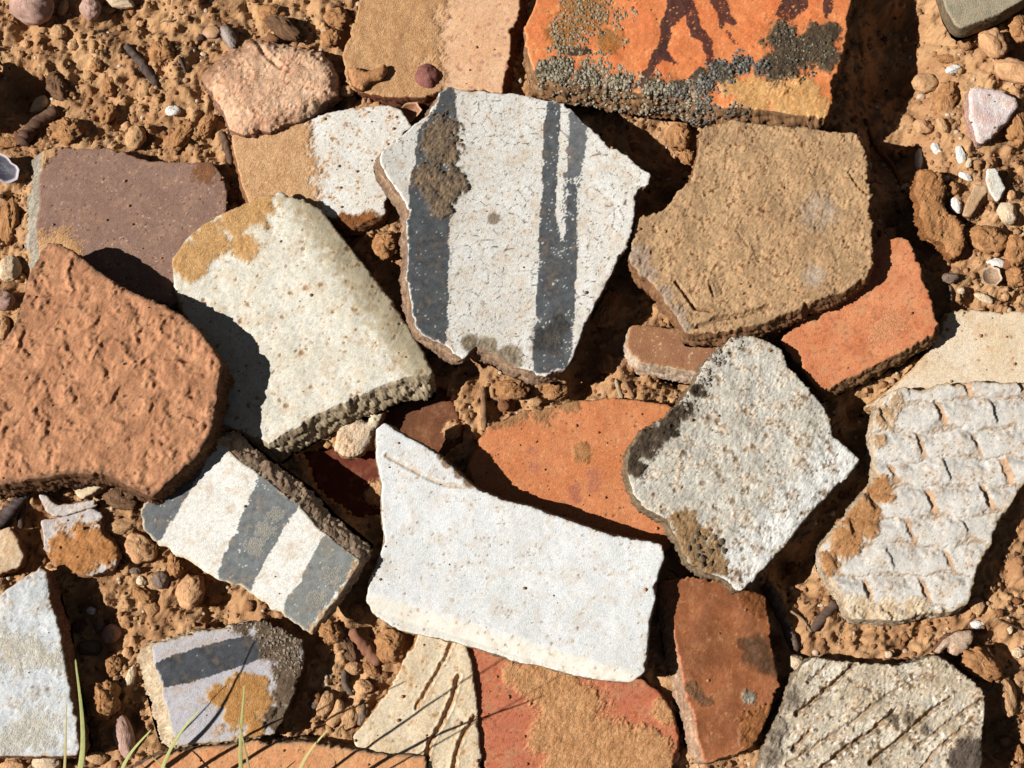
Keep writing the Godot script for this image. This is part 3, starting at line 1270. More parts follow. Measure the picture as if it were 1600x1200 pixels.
func crumb_mesh(seed_: int, bumpy: float) -> ArrayMesh:
	var P := PackedVector3Array()
	var C := PackedColorArray()
	var I := PackedInt32Array()
	var A := 9
	var B := 6
	for b in B + 1:
		for a in A:
			var phi := PI * b / B
			var t := TAU * a / A
			var d := Vector3(sin(phi) * cos(t), cos(phi), sin(phi) * sin(t))
			var r := 1.0 + nf.get_noise_3d(d.x * 1.2 + seed_, d.y * 1.2, d.z * 1.2) * bumpy * 1.4
			P.append(d * r * MM)
			C.append(Color(1, 1, 1))
	for b in B:
		for a in A:
			var i := b * A + a
			var j := b * A + (a + 1) % A
			I.append_array([i, j, i + A, j, j + A, i + A])
	var N := normals_of(P, I)
	if N[A * 3].dot(P[A * 3]) < 0.0:
		I.reverse()
		N = normals_of(P, I)
	return mesh_of(P, N, C, I)


func place_grass() -> void:
	var root := Node3D.new()
	root.name = "grass_tuft"
	add_child(root)
	var q := plan(240, 1330, 0.0)
	var base := Vector3(q.x, soil_height(q.x, q.y), q.y)
	root.position = base * MM
	tag(root, "thin green grass blades reaching into the picture at the lower left", "grass")
	for b in [[80, 1330, 128, 1185, 30, 118, 1030, 44, 0.75, 0.30], [170, 1330, 190, 1205, 26, 236, 1140, 40, 0.6, 0.25], [210, 1330, 262, 1180, 30, 312, 1108, 48, 0.5, 0.25], [390, 1330, 376, 1190, 34, 382, 1070, 62, 0.5, 0.25],
			[430, 1330, 470, 1200, 28, 512, 1140, 52, 0.5, 0.2], [90, 1330, 101, 1200, 26, 104, 1100, 40, 0.4, 0.2], [420, 1330, 395, 1225, 40, 372, 1120, 75, 0.4, 0.2], [300, 1330, 286, 1235, 12, 232, 1178, 15, 0.4, 0.2], [140, 1330, 150, 1240, 16, 168, 1196, 12, 0.35, 0.2], [350, 1330, 420, 1230, 18, 462, 1188, 14, 0.35, 0.2]]:
		var p0 := plan(b[0], b[1], 0.0)
		var p1 := plan(b[2], b[3], b[4])
		var p2 := plan(b[5], b[6], b[7])
		var path := PackedVector3Array([Vector3(p0.x, soil_height(p0.x, p0.y) - 1.0, p0.y) - base, Vector3(p1.x, b[4], p1.y) - base, Vector3(p2.x, b[7], p2.y) - base])
		var o := solid("blade" if root.get_child_count() == 0 else "blade_%03d" % root.get_child_count(), tube(path, PackedFloat32Array([b[8] * 1.4, b[8] * 1.25, b[9] * 0.7]), Color(0.66, 0.70, 0.44) if b[9] > 0.2 else Color(0.80, 0.70, 0.48), Color(0.76, 0.74, 0.50), 3, 0.16), mat.matte, root)


# ------------------------------------------------------------------ what lies where
# outlines and marks are given in points of the 1600 x 1200 photograph and laid on each sherd's own plane
func list_sherds() -> void:
	var soil_a := [232, 184, 136]
	var soil_b := [208, 158, 110]
	var cat := "pottery sherd"
	# ---- lower layer
	specs.append({"name": "plain_sherd", "cat": cat, "label": "smooth purple brown sherd with pale left edge, partly shaded by the rough brown sherd", "z": 5.5, "th": 6.0, "tilt": Vector2(0.01, -0.02),
		"o": [66, 236, 100, 230, 175, 232, 205, 244, 245, 254, 332, 252, 345, 272, 358, 302, 352, 330, 320, 380, 300, 470, 200, 480, 120, 440, 62, 410, 56, 370, 60, 300, 64, 262],
		"flare": Vector2(-6.4, 1.0), "c0": [148, 116, 102], "c1": [158, 126, 110], "mott": 0.05, "relief": [0.12, 0.06, 0.05], "e0": [176, 168, 150], "e1": [140, 130, 116], "edge_rough": 0.35, "mat": "matte",
		"specks": [[[205, 188, 176], 0.85, 0.16, 0.02], [[92, 66, 58], 0.6, 0.14, -0.05]], "rim": [[160, 120, 100], 0.7], "paint": [],
		"patch": [[[62, 244, 17, 76, 236, 14], soil_a, soil_b, 0.5, 0.2, "soil_patch"], [[322, 266, 20], [160, 112, 76], [140, 98, 76], 0.06, 0.1, "dust_patch", 1.5], [[85, 392, 40], soil_a, soil_b, 0.2, 0.1, "soil_patch"]]})
	specs.append({"name": "slipped_sherd", "cat": cat, "label": "white slipped sherd with its left half under tan soil, below the pink rock", "z": 6.0, "th": 5.0, "tilt": Vector2(0.03, 0.0),
		"o": [362, 212, 430, 200, 500, 178, 560, 168, 606, 163, 626, 171, 640, 194, 616, 226, 604, 262, 606, 300, 604, 334, 552, 357, 520, 340, 480, 330, 440, 330, 390, 318, 377, 285, 366, 240],
		"c0": [240, 238, 230], "c1": [230, 224, 212], "relief": [0.15, 0.1, 0.08], "e0": [160, 112, 74], "e1": [120, 82, 56], "flare": Vector2(0, 1.8),
		"specks": [[[178, 132, 90], 0.45, 0.2, -0.15], [[150, 110, 78], 0.9, 0.2, -0.08]],
		"patch": [[[395, 240, 75, 420, 275, 78, 440, 215, 60, 400, 300, 60, 450, 310, 58, 440, 255, 64], [234, 188, 142], [216, 166, 120], 0.45, 0.12, "soil_patch", 0.35], [[575, 350, 22, 540, 352, 22], [170, 112, 70], [140, 92, 58], 0.3, 0.3, "soil_patch"]]})
	specs.append({"name": "pink_sherd", "cat": cat, "label": "flat pink sherd at the top edge, its left side covered by tan soil", "z": 5.5, "th": 9.0, "tilt": Vector2(0.0, 0.0),
		"o": [566, -30, 812, -30, 814, 14, 801, 40, 797, 80, 786, 144, 742, 140, 700, 142, 660, 152, 600, 152, 546, 140, 535, 84, 556, 30],
		"c0": [242, 198, 158], "c1": [234, 182, 140], "relief": [0.15, 0.05, 0.04], "e0": [150, 92, 64], "e1": [104, 66, 48], "flare": Vector2(4.4, 1.0), "edge_rough": 0.8,
		"specks": [[[196, 138, 120], 0.4, 0.25, 0.0], [[245, 205, 178], 0.9, 0.18, 0.03]],
		"patch": [[[600, 30, 110, 590, 100, 100, 640, 130, 60, 640, 60, 62, 630, 0, 80], [226, 178, 130], [206, 156, 110], 0.5, 0.14, "soil_patch", 0.28]]})
	specs.append({"name": "buff_sherd", "cat": cat, "label": "pale buff smooth sherd at the right edge, shaded by the small orange sherd", "z": 3.8, "th": 6.0, "tilt": Vector2(0.03, 0.0),
		"o": [1476, 489, 1500, 484, 1560, 486, 1640, 488, 1640, 606, 1560, 604, 1500, 606, 1440, 612, 1372, 634, 1352, 636, 1400, 600, 1440, 560, 1470, 520],
		"c0": [240, 222, 196], "c1": [234, 208, 172], "mott": 0.04, "relief": [0.15, 0.05, 0.04], "e0": [206, 168, 126], "e1": [176, 136, 96], "flare": Vector2(-1.5, 2.0), "specks": [[[170, 130, 96], 0.3, 0.12, -0.1]], "rim": [[206, 170, 128], 0.8]})
	specs.append({"name": "plain_sherd", "cat": cat, "label": "small brown sherd with white specks and pale left edge below the rough tan sherd", "z": 4.6, "th": 5.5, "tilt": Vector2(-0.02, -0.03),
		"o": [986, 510, 1010, 508, 1080, 516, 1150, 520, 1150, 570, 1098, 582, 1070, 578, 1002, 566, 986, 548, 978, 526],
		"c0": [170, 122, 86], "c1": [160, 112, 86], "mott": 0.05, "relief": [0.1, 0.04, 0.03], "e0": [222, 202, 178], "e1": [160, 132, 108], "flare": Vector2(-2.2, 3.2), "edge_rough": 0.5, "specks": [[[226, 194, 150], 0.75, 0.19, 0.02]], "rim": [[196, 150, 110], 0.5]})
	specs.append({"name": "orange_sherd", "cat": cat, "label": "orange sherd with faint dark smudges between the white curved sherd and the grey speckled one", "z": 5.0, "th": 5.5, "tilt": Vector2(0.0, -0.02),
		"o": [732, 728, 744, 700, 760, 666, 830, 640, 868, 634, 900, 626, 960, 622, 1042, 630, 1080, 660, 1080, 820, 1040, 862, 1000, 872, 850, 850, 750, 790, 738, 750],
		"c0": [224, 146, 100], "c1": [212, 130, 84], "mott": 0.08, "relief": [0.2, 0.07, 0.04], "e0": [176, 120, 80], "e1": [150, 100, 66], "flare": Vector2(-0.6, 0.6), "mat": "matte",
		"specks": [[[150, 92, 60], 0.4, 0.12, -0.1], [[240, 178, 124], 0.7, 0.14, 0.03]], "rim": [[196, 132, 88], 0.8],
		"patch": [[[928, 740, 9, 927, 765, 10, 930, 752, 9], [188, 116, 88], [196, 126, 92], 0.0, 0.0, "dark_smudge", 1.2], [[898, 768, 10, 900, 780, 9], [180, 108, 86], [196, 126, 92], 0.0, 0.0, "dark_smudge", 1.2], [[832, 705, 8, 834, 730, 9], [190, 120, 90], [200, 130, 94], 0.0, 0.0, "dark_smudge", 1.2], [[908, 706, 17], [206, 150, 102], [184, 128, 84], 0.3, 0.3, "soil_patch"], [[800, 636, 30, 850, 632, 28, 890, 626, 22, 770, 650, 20], [200, 150, 106], [168, 122, 84], 0.3, 0.3, "soil_patch"]]})
	specs.append({"name": "red_sherd", "cat": cat, "label": "big red slipped sherd at the bottom centre mostly buried under gritty tan soil", "z": 3.8, "th": 5.0, "tilt": Vector2(0.0, 0.01),
		"o": [716, 1000, 800, 1030, 900, 1050, 1000, 1058, 1034, 1084, 1050, 1112, 1062, 1150, 1044, 1240, 762, 1240, 750, 1160, 738, 1080],
		"c0": [206, 122, 88], "c1": [200, 120, 90], "mott": 0.08, "dirt": 0.6, "relief": [0.15, 0.05, 0.03], "e0": [160, 100, 64], "e1": [140, 90, 60], "specks": [[[226, 150, 110], 0.5, 0.12, 0.05]],
		"patch": [[[868, 1070, 46, 890, 1115, 56, 920, 1165, 66, 970, 1185, 66, 1010, 1180, 46, 880, 1200, 40, 1042, 1110, 24, 830, 1062, 26, 800, 1052, 18, 860, 1150, 34], [226, 172, 122], [200, 144, 98], 0.5, 0.55, "soil_patch", 0.3]]})
	specs.append({"name": "corrugated_sherd", "cat": cat, "label": "cream sherd with deep curving grooves under the lower lip of the white curved sherd", "z": 5.0, "th": 6.0, "tilt": Vector2(0.02, 0.0),
		"o": [660, 970, 720, 980, 738, 1040, 745, 1100, 752, 1200, 750, 1240, 640, 1240, 560, 1176, 552, 1152, 590, 1102, 622, 1052, 648, 1006],
		"c0": [238, 220, 190], "c1": [228, 204, 168], "relief": [0.4, 0.14, 0.08], "e0": [190, 140, 92], "e1": [150, 104, 66], "specks": [[[190, 142, 98], 0.5, 0.24, -0.1]],
		"grooves": [[[706, 1004, 694, 1030, 676, 1062, 650, 1106], 0.75, 0.9, [176, 116, 68]], [[716, 1056, 706, 1096, 690, 1130, 672, 1160, 664, 1200], 0.95, 1.2, [160, 100, 58]], [[742, 1120, 722, 1150, 712, 1180, 708, 1220], 0.85, 1.1, [160, 100, 58]]]})
	specs.append({"name": "orange_sherd", "cat": cat, "label": "long orange sherd cut off by the bottom edge below the small grey striped sherd", "z": 6.5, "th": 7.0, "tilt": Vector2(0.0, -0.03),
		"o": [196, 1206, 230, 1188, 270, 1176, 340, 1164, 400, 1160, 480, 1160, 540, 1168, 600, 1178, 664, 1182, 668, 1240, 180, 1260],
		"c0": [230, 172, 122], "c1": [222, 152, 106], "relief": [0.2, 0.16, 0.08], "e0": [150, 120, 92], "e1": [110, 84, 62], "flare": Vector2(0, -1.8), "specks": [[[242, 196, 140], 0.5, 0.2, 0.05], [[150, 100, 66], 0.5, 0.14, -0.1]], "rim": [[170, 140, 110], 1.0]})
	specs.append({"name": "grey_slab", "cat": "stone slab", "label": "grey green flat stone slab cut off by the top edge at the upper right", "z": 12.0, "th": 7.0, "tilt": Vector2(0.0, 0.0), "stone": true, "mat": "stone",
		"o": [1462, -40, 1640, -40, 1604, -4, 1560, 22, 1502, 44, 1492, 38, 1478, 14], "c0": [186, 174, 146], "c1": [168, 158, 134], "relief": [0.15, 0.06, 0.05], "e0": [140, 122, 96], "e1": [110, 94, 74], "flare": Vector2(0.6, 1.4), "edge_rough": 0.15, "jag": 0.3})
	specs.append({"name": "sunken_sherd", "cat": cat, "label": "reddish sherd darkened for the shadow between the cream pitted sherd and the white curved sherd", "z": -3.0, "th": 4.0, "tilt": Vector2(0.05, -0.05),
		"o": [630, 602, 690, 604, 708, 630, 726, 668, 722, 692, 690, 716, 630, 700, 590, 660], "c0": [128, 84, 58], "c1": [112, 72, 52], "relief": [0.3, 0.15, 0.1], "e0": [140, 92, 64], "e1": [110, 72, 50], "patch": [[[706, 672, 16], soil_a, soil_b, 0.5, 0.5, "soil_patch"]]})  # body colours darkened to carry the shadow of the pitted sherd
	specs.append({"name": "sunken_sherd", "cat": cat, "label": "red sherd darkened for the shaded gap between the striped sherd and the white curved sherd", "z": -5.0, "th": 4.0, "tilt": Vector2(0.04, -0.05),
		"o": [474, 706, 520, 700, 590, 706, 620, 740, 610, 800, 560, 810, 500, 770], "c0": [118, 62, 46], "c1": [108, 56, 42], "relief": [0.2, 0.1, 0.06], "e0": [140, 82, 56], "e1": [110, 64, 46], "patch": [[[590, 772, 24], soil_a, soil_b, 1.0, 0.5, "soil_patch"]]})  # red made deeper, with the shade of the gap put into it
	# ---- middle layer
	specs.append({"name": "corrugated_sherd", "cat": cat, "label": "white corrugated sherd with rows of pinched coils at the right edge", "z": 7.5, "th": 6.5, "tilt": Vector2(0.02, 0.0),
		"o": [1366, 650, 1376, 622, 1410, 606, 1440, 612, 1470, 600, 1530, 598, 1640, 600, 1640, 690, 1606, 744, 1566, 806, 1544, 856, 1528, 884, 1512, 944, 1488, 956, 1440, 958, 1410, 970, 1366, 968, 1330, 968, 1308, 924, 1284, 884, 1280, 860, 1318, 810, 1370, 745, 1362, 700],
		"c0": [230, 225, 216], "c1": [216, 210, 200], "mott": 0.06, "relief": [0.35, 0.12, 0.08], "e0": [206, 190, 168], "e1": [150, 126, 100], "flare": Vector2(-0.8, 1.0), "coil": [1440, 672, 8.8, 0.02, 17.0, 1.2, 0.55],
		"specks": [[[176, 140, 108], 0.45, 0.16, -0.12], [[140, 120, 104], 0.8, 0.13, -0.06]], "rim": [[196, 170, 136], 1.1],
		"patch": [[[1372, 766, 24, 1344, 806, 34, 1318, 850, 28, 1290, 880, 20], [214, 160, 110], [190, 136, 90], 0.5, 0.2, "soil_patch", 0.35], [[1380, 650, 20, 1400, 630, 14, 1372, 690, 12], [200, 152, 104], [226, 206, 180], 0.3, 0.6, "soil_patch"], [[1345, 958, 26, 1385, 960, 24, 1430, 950, 22], [206, 176, 138], [230, 214, 190], 0.1, 0.8, "crumbled_rim"]]})
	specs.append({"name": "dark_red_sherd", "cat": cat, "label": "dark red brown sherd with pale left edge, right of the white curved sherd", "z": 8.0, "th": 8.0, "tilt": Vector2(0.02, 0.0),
		"o": [1034, 910, 1050, 904, 1100, 904, 1150, 912, 1196, 932, 1200, 960, 1206, 1010, 1218, 1060, 1204, 1110, 1180, 1164, 1136, 1184, 1100, 1192, 1090, 1160, 1078, 1110, 1068, 1070, 1058, 1020, 1048, 960],
		"c0": [166, 100, 60], "c1": [134, 80, 46], "mott": 0.10, "relief": [0.3, 0.12, 0.07], "e0": [200, 166, 136], "e1": [140, 112, 92], "flare": Vector2(-3.2, 0.8), "edge_rough": 0.5, "mat": "polished",
		"specks": [[[206, 140, 92], 0.55, 0.14, 0.04]], "rim": [[206, 128, 88], 0.8],
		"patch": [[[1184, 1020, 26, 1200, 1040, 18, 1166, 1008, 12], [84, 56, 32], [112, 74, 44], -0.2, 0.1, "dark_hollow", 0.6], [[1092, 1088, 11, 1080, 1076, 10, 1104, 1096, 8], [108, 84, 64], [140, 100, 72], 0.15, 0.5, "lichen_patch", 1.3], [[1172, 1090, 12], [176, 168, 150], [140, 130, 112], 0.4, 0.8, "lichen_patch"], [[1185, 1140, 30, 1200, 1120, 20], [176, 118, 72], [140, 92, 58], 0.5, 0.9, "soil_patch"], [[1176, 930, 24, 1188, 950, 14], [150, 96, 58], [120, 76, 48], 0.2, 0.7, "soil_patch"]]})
	specs.append({"name": "striped_sherd", "cat": cat, "label": "small pale grey sherd with one dark stripe and a tan soil patch", "z": 8.5, "th": 8.0, "tilt": Vector2(0.02, 0.0),
		"o": [238, 1008, 300, 992, 372, 976, 412, 972, 446, 986, 474, 1004, 474, 1040, 456, 1096, 430, 1146, 390, 1152, 340, 1160, 276, 1166, 262, 1120, 250, 1070, 240, 1040],
		"c0": [204, 200, 204], "c1": [192, 188, 192], "mott": 0.03, "relief": [0.1, 0.04, 0.03], "e0": [222, 202, 170], "e1": [160, 138, 112], "flare": Vector2(-6.4, 0.8), "edge_rough": 0.9, "rim": [[206, 184, 154], 0.8],
		"paint": [[[240, 1036, 300, 1014, 372, 996, 398, 992, 434, 1022, 380, 1040, 300, 1066, 258, 1074], [66, 69, 74], 0.12, "painted_stripe"]],
		"patch": [[[354, 1088, 26, 385, 1078, 28, 410, 1096, 28, 374, 1116, 32, 396, 1140, 18, 408, 1066, 14], [214, 160, 102], [194, 140, 84], 0.35, 0.2, "soil_patch", 0.8], [[440, 1010, 30, 450, 1050, 26, 445, 1085, 26, 420, 980, 26, 380, 974, 18, 436, 1120, 24], [132, 112, 92], [96, 80, 66], 0.3, 0.6, "lichen_patch"]],
		"granules": [[[430, 990, 34, 452, 1030, 28, 380, 972, 20], 420, 0.28, 0.55, [182, 170, 152], [126, 108, 90], "lichen_granules"]]})
	specs.append({"name": "white_sherd", "cat": cat, "label": "bluish white weathered sherd standing tall at the left edge near the bottom", "z": 10.0, "th": 10.0, "tilt": Vector2(0.02, 0.0),
		"o": [-50, 950, 0, 930, 30, 908, 64, 882, 72, 894, 78, 930, 94, 984, 104, 1050, 116, 1110, 126, 1166, 118, 1180, 0, 1182, -50, 1184],
		"c0": [226, 230, 232], "c1": [210, 214, 214], "mott": 0.06, "relief": [0.5, 0.22, 0.1], "e0": [170, 130, 104], "e1": [120, 88, 70], "flare": Vector2(1.0, 0.0), "rim": [[206, 176, 146], 0.7],
		"specks": [[[150, 140, 136], 0.4, 0.18, -0.2]], "patch": [[[20, 1020, 30, 60, 1022, 24, 85, 1030, 16], [214, 204, 184], [222, 218, 208], 0.0, 0.0, "dust_patch", 1.2], [[50, 1140, 36, 20, 1160, 26], [214, 206, 188], [222, 218, 208], 0.0, 0.0, "dust_patch", 1.2]]})
	specs.append({"name": "orange_sherd", "cat": cat, "label": "small smooth salmon orange sherd overlapping the buff sherd, right of the rough tan one", "z": 9.4, "th": 6.5, "tilt": Vector2(0.10, 0.0),
		"o": [1392, 374, 1404, 370, 1420, 374, 1430, 400, 1438, 420, 1446, 446, 1458, 480, 1466, 512, 1458, 524, 1420, 544, 1350, 580, 1284, 612, 1274, 606, 1250, 572, 1222, 532, 1256, 490, 1300, 440, 1340, 398, 1370, 376],
		"c0": [226, 150, 106], "c1": [206, 124, 84], "mott": 0.14, "dirt": 0.5, "relief": [0.15, 0.06, 0.04], "e0": [170, 130, 92], "e1": [120, 88, 60], "flare": Vector2(1.2, 2.6), "edge_rough": 0.8, "specks": [[[160, 112, 84], 0.45, 0.15, -0.04]], "rim": [[190, 140, 100], 0.5],
		"patch": [[[1385, 512, 26, 1400, 505, 20], [216, 154, 110], [228, 150, 108], 0.0, 0.1, "dust_patch", 1.4]]})
	# ---- upper layer
	specs.append({"name": "rough_sherd", "cat": cat, "label": "rough tan grey many sided sherd right of the big striped white sherd", "z": 15.8, "th": 7.5, "tilt": Vector2(0.01, 0.0),
		"o": [1096, 204, 1140, 188, 1240, 198, 1338, 208, 1350, 226, 1356, 262, 1360, 300, 1364, 360, 1364, 410, 1354, 434, 1320, 456, 1290, 462, 1260, 476, 1200, 502, 1140, 518, 1080, 522, 1070, 520, 1052, 488, 1030, 455, 1012, 436, 990, 418, 980, 404, 986, 386, 992, 350, 1006, 336, 1040, 328, 1062, 296, 1082, 284, 1090, 240],
		"c0": [206, 168, 126], "c1": [184, 148, 110], "mott": 0.16, "grain": 0.10, "relief": [0.55, 0.46, 0.24], "e0": [156, 118, 84], "e1": [118, 84, 58], "flare": Vector2(0.6, 2.6), "edge_rough": 0.9, "jag": 1.2,
		"dirt": 0.4, "specks": [[[116, 80, 52], 0.75, 0.22, -0.2], [[136, 100, 70], 0.4, 0.2, -0.25], [[196, 170, 138], 0.5, 0.16, 0.1]],
		"patch": [[[1000, 400, 20, 1012, 430, 18, 1036, 462, 18, 1056, 490, 16, 1066, 512, 14], [186, 166, 146], [164, 136, 112], 0.0, 0.25, "worn_edge"], [[1280, 330, 34, 1270, 430, 20], [186, 166, 146], [172, 140, 106], 0.0, 0.1, "worn_patch"], [[1100, 205, 22, 1150, 215, 14], [196, 160, 124], [176, 136, 100], 0.05, 0.15, "dust_patch"]],
		"grooves": [[[1056, 440, 1072, 462, 1086, 482, 1110, 486], 0.7, 1.1, [120, 84, 56]], [[1108, 440, 1114, 462], 0.5, 0.8, [120, 84, 56]], [[1326, 268, 1340, 290, 1352, 300], 0.6, 0.7, [150, 96, 60]], [[1090, 510, 1120, 498, 1160, 492, 1200, 478], 0.9, 1.0, [110, 82, 56]], [[1200, 300, 1222, 320], 0.4, 0.5], [[1150, 360, 1168, 384], 0.4, 0.5]]})
	specs.append({"name": "pitted_sherd", "cat": cat, "label": "thick cream rim sherd full of small pits, with a grey rounded right side", "z": 10.6, "th": 9.0, "tilt": Vector2(0.10, -0.03),
		"o": [270, 404, 290, 374, 330, 342, 388, 316, 440, 300, 470, 308, 500, 324, 524, 354, 550, 386, 576, 420, 602, 454, 640, 512, 660, 546, 677, 578, 672, 586, 640, 588, 600, 602, 560, 618, 520, 636, 480, 657, 450, 675, 424, 692, 390, 680, 352, 664, 330, 640, 318, 560, 286, 480, 270, 448],
		"c0": [236, 231, 216], "c1": [224, 217, 198], "mott": 0.06, "relief": [0.4, 0.12, 0.07], "e0": [220, 200, 166], "e1": [140, 122, 98], "flare": Vector2(1.0, 6.0), "edge_rough": 0.9,
		"bevels": [[492, 300, 692, 588, 62, 3.0, [200, 186, 156]]], "specks": [[[158, 124, 92], 0.30, 0.17, -0.45], [[170, 144, 112], 0.55, 0.13, -0.2]],
		"patch": [[[400, 322, 34, 368, 344, 30, 330, 380, 34, 300, 408, 32, 380, 385, 24], [222, 176, 122], [206, 158, 104], 0.2, 0.15, "soil_patch", 0.5]]})
	specs.append({"name": "striped_sherd", "cat": cat, "label": "large off white sherd painted with upright dark slate stripes in the upper middle", "z": 14.0, "th": 6.5, "tilt": Vector2(0.03, 0.0), "curve": Vector3(0.0016, 0.0002, 0.0),
		"o": [690, 146, 702, 138, 720, 142, 800, 147, 850, 156, 874, 162, 896, 176, 912, 196, 934, 212, 944, 226, 980, 246, 1000, 266, 1015, 278, 1012, 294, 994, 304, 992, 326, 984, 370, 960, 420, 934, 468, 914, 506, 896, 560, 882, 578, 852, 586, 832, 582, 800, 570, 770, 552, 744, 540, 736, 548, 724, 562, 708, 552, 694, 540, 660, 524, 648, 508, 644, 480, 636, 440, 638, 396, 634, 362, 640, 332, 626, 306, 600, 270, 593, 252, 604, 234, 640, 206, 668, 182],
		"c0": [220, 215, 204], "c1": [232, 230, 224], "mott": 0.03, "relief": [0.12, 0.05, 0.03], "e0": [182, 150, 120], "e1": [112, 90, 74], "flare": Vector2(-2.6, 1.6), "edge_rough": 0.7, "crack": 1.0, "rim": [[238, 234, 226], 0.7],
		"paint": [[[688, 140, 712, 138, 713, 200, 708, 260, 704, 340, 700, 440, 698, 543, 660, 530, 640, 500, 630, 440, 634, 360, 640, 300, 650, 250, 652, 210, 680, 170], [70, 74, 78], 0.18, "painted_stripe"],
			[[854, 158, 876, 162, 874, 220, 870, 270, 868, 330, 872, 365, 880, 380, 884, 340, 886, 285, 900, 290, 900, 350, 902, 420, 898, 480, 892, 540, 886, 585, 832, 584, 836, 520, 838, 450, 842, 380, 846, 320, 848, 260, 850, 210], [72, 76, 80], 0.26, "painted_stripe"],
			[[882, 268, 910, 268, 904, 330, 902, 430, 884, 400, 878, 350], [84, 88, 92], 0.62, "painted_stripe"],
			[[889, 168, 919, 178, 912, 240, 906, 276, 886, 279, 888, 230], [96, 100, 104], 0.12, "painted_stripe"]],
		"specks": [[[232, 226, 206], 0.3, 0.1, 0.05]],
		"patch": [[[690, 205, 30, 680, 230, 24, 700, 240, 26, 710, 285, 26, 690, 300, 30, 670, 280, 24, 690, 325, 20, 722, 290, 14], [158, 132, 104], [104, 92, 80], 0.6, 0.9, "lichen_crust", 0.7], [[770, 342, 10], [170, 156, 138], [140, 124, 106], 0.1, 0.3, "lichen_crust"], [[858, 530, 24, 875, 510, 16], [92, 86, 78], [66, 68, 70], 0.1, 0.4, "lichen_crust"], [[760, 545, 20, 790, 560, 22, 735, 536, 14], [120, 106, 88], [160, 146, 124], 0.0, 0.8, "worn_edge"]]})
	specs.append({"name": "painted_sherd", "cat": cat, "label": "orange sherd with black brush strokes and grey lichen along its lower edge", "z": 15.0, "th": 11.0, "tilt": Vector2(0.0, 0.0), "mat": "polished",
		"o": [850, -40, 1336, -40, 1330, 8, 1322, 28, 1324, 52, 1312, 100, 1298, 130, 1302, 158, 1290, 186, 1266, 182, 1200, 172, 1130, 168, 1060, 150, 1000, 144, 930, 132, 870, 126, 838, 118, 830, 96, 822, 70, 820, 42, 834, 14],
		"c0": [236, 144, 88], "c1": [228, 126, 74], "dirt": 0.15, "mott": 0.14, "relief": [0.35, 0.12, 0.05], "e0": [176, 132, 92], "e1": [112, 84, 60], "flare": Vector2(0.3, 4.0), "edge_rough": 0.9,
		"specks": [[[246, 186, 120], 0.42, 0.16, 0.04], [[150, 84, 48], 0.5, 0.1, -0.06]], "rim": [[226, 156, 100], 0.8],
		"paint": [[[1046, -10, 1082, -10, 1080, 14, 1052, 40, 1040, 84, 1022, 110, 1012, 136, 990, 136, 1008, 108, 1024, 80, 1036, 30], [72, 42, 36], 0.22, "brush_stroke"],
			[[1062, -10, 1080, -10, 1096, 40, 1110, 62, 1116, 100, 1112, 112, 1104, 96, 1098, 66, 1082, 58, 1066, 16], [80, 44, 38], 0.26, "brush_stroke"],
			[[1034, 62, 1046, 62, 1044, 80, 1060, 100, 1034, 96, 1026, 82], [76, 44, 40], 0.2, "brush_stroke"],
			[[1104, -10, 1132, -10, 1142, 20, 1152, 34, 1146, 40, 1132, 34, 1128, 46, 1118, 20], [84, 48, 40], 0.26, "brush_stroke"],
			[[1130, 44, 1140, 48, 1150, 70, 1142, 66], [92, 50, 40], 0.4, "brush_stroke"],
			[[1216, -10, 1262, -10, 1262, 14, 1230, 34, 1210, 24, 1222, 6], [76, 46, 38], 0.3, "brush_stroke"],
			[[1286, -10, 1300, -10, 1302, 20, 1290, 30], [84, 50, 40], 0.35, "brush_stroke"],
			[[862, 70, 872, 64, 886, 70, 900, 74, 926, 76, 924, 84, 896, 88, 878, 84], [52, 48, 42], 0.12, "brush_stroke"]],
		"patch": [[[1228, 64, 34, 1222, 100, 34, 1250, 78, 38, 1280, 60, 28, 1290, 90, 24, 1212, 126, 20, 1300, 50, 18], [74, 64, 54], [112, 94, 72], 0.3, 0.7, "lichen_patch", 0.7],
			[[1180, 150, 34, 1230, 158, 36, 1270, 168, 30, 1140, 134, 20, 1262, 140, 24], [226, 176, 116], [206, 150, 92], 0.2, 0.3, "bare_clay", 0.5],
			[[870, 112, 24, 920, 122, 24, 970, 132, 24, 1020, 142, 24, 1060, 140, 22, 1098, 128, 22, 1126, 112, 20, 1160, 100, 16, 1190, 106, 14, 850, 112, 20], [110, 98, 78], [84, 74, 60], 0.4, 0.5, "lichen_patch", 0.5],
			[[920, 20, 34, 885, 50, 32, 950, 60, 24, 900, 4, 26], [166, 130, 84], [196, 118, 62], 0.05, 0.3, "lichen_patch", 0.9]],
		"granules": [[[920, 14, 44, 890, 50, 40, 960, 26, 22, 975, 64, 10, 935, 96, 24, 985, 22, 12], 700, 0.22, 0.66, [196, 180, 152], [140, 120, 92], "lichen_granules"],
			[[870, 112, 34, 920, 126, 34, 970, 136, 36, 1030, 148, 36, 1080, 156, 30], 1700, 0.20, 0.72, [204, 194, 170], [132, 120, 100], "lichen_granules"],
			[[1100, 136, 26, 1126, 112, 24, 1160, 100, 20, 1190, 104, 18, 1100, 170, 24, 1150, 176, 20, 1060, 150, 26], 800, 0.22, 0.74, [160, 156, 150], [88, 84, 76], "lichen_granules"],
			[[1228, 60, 30, 1240, 90, 40, 1284, 80, 26], 320, 0.2, 0.6, [160, 148, 128], [80, 72, 62], "lichen_granules"]]})
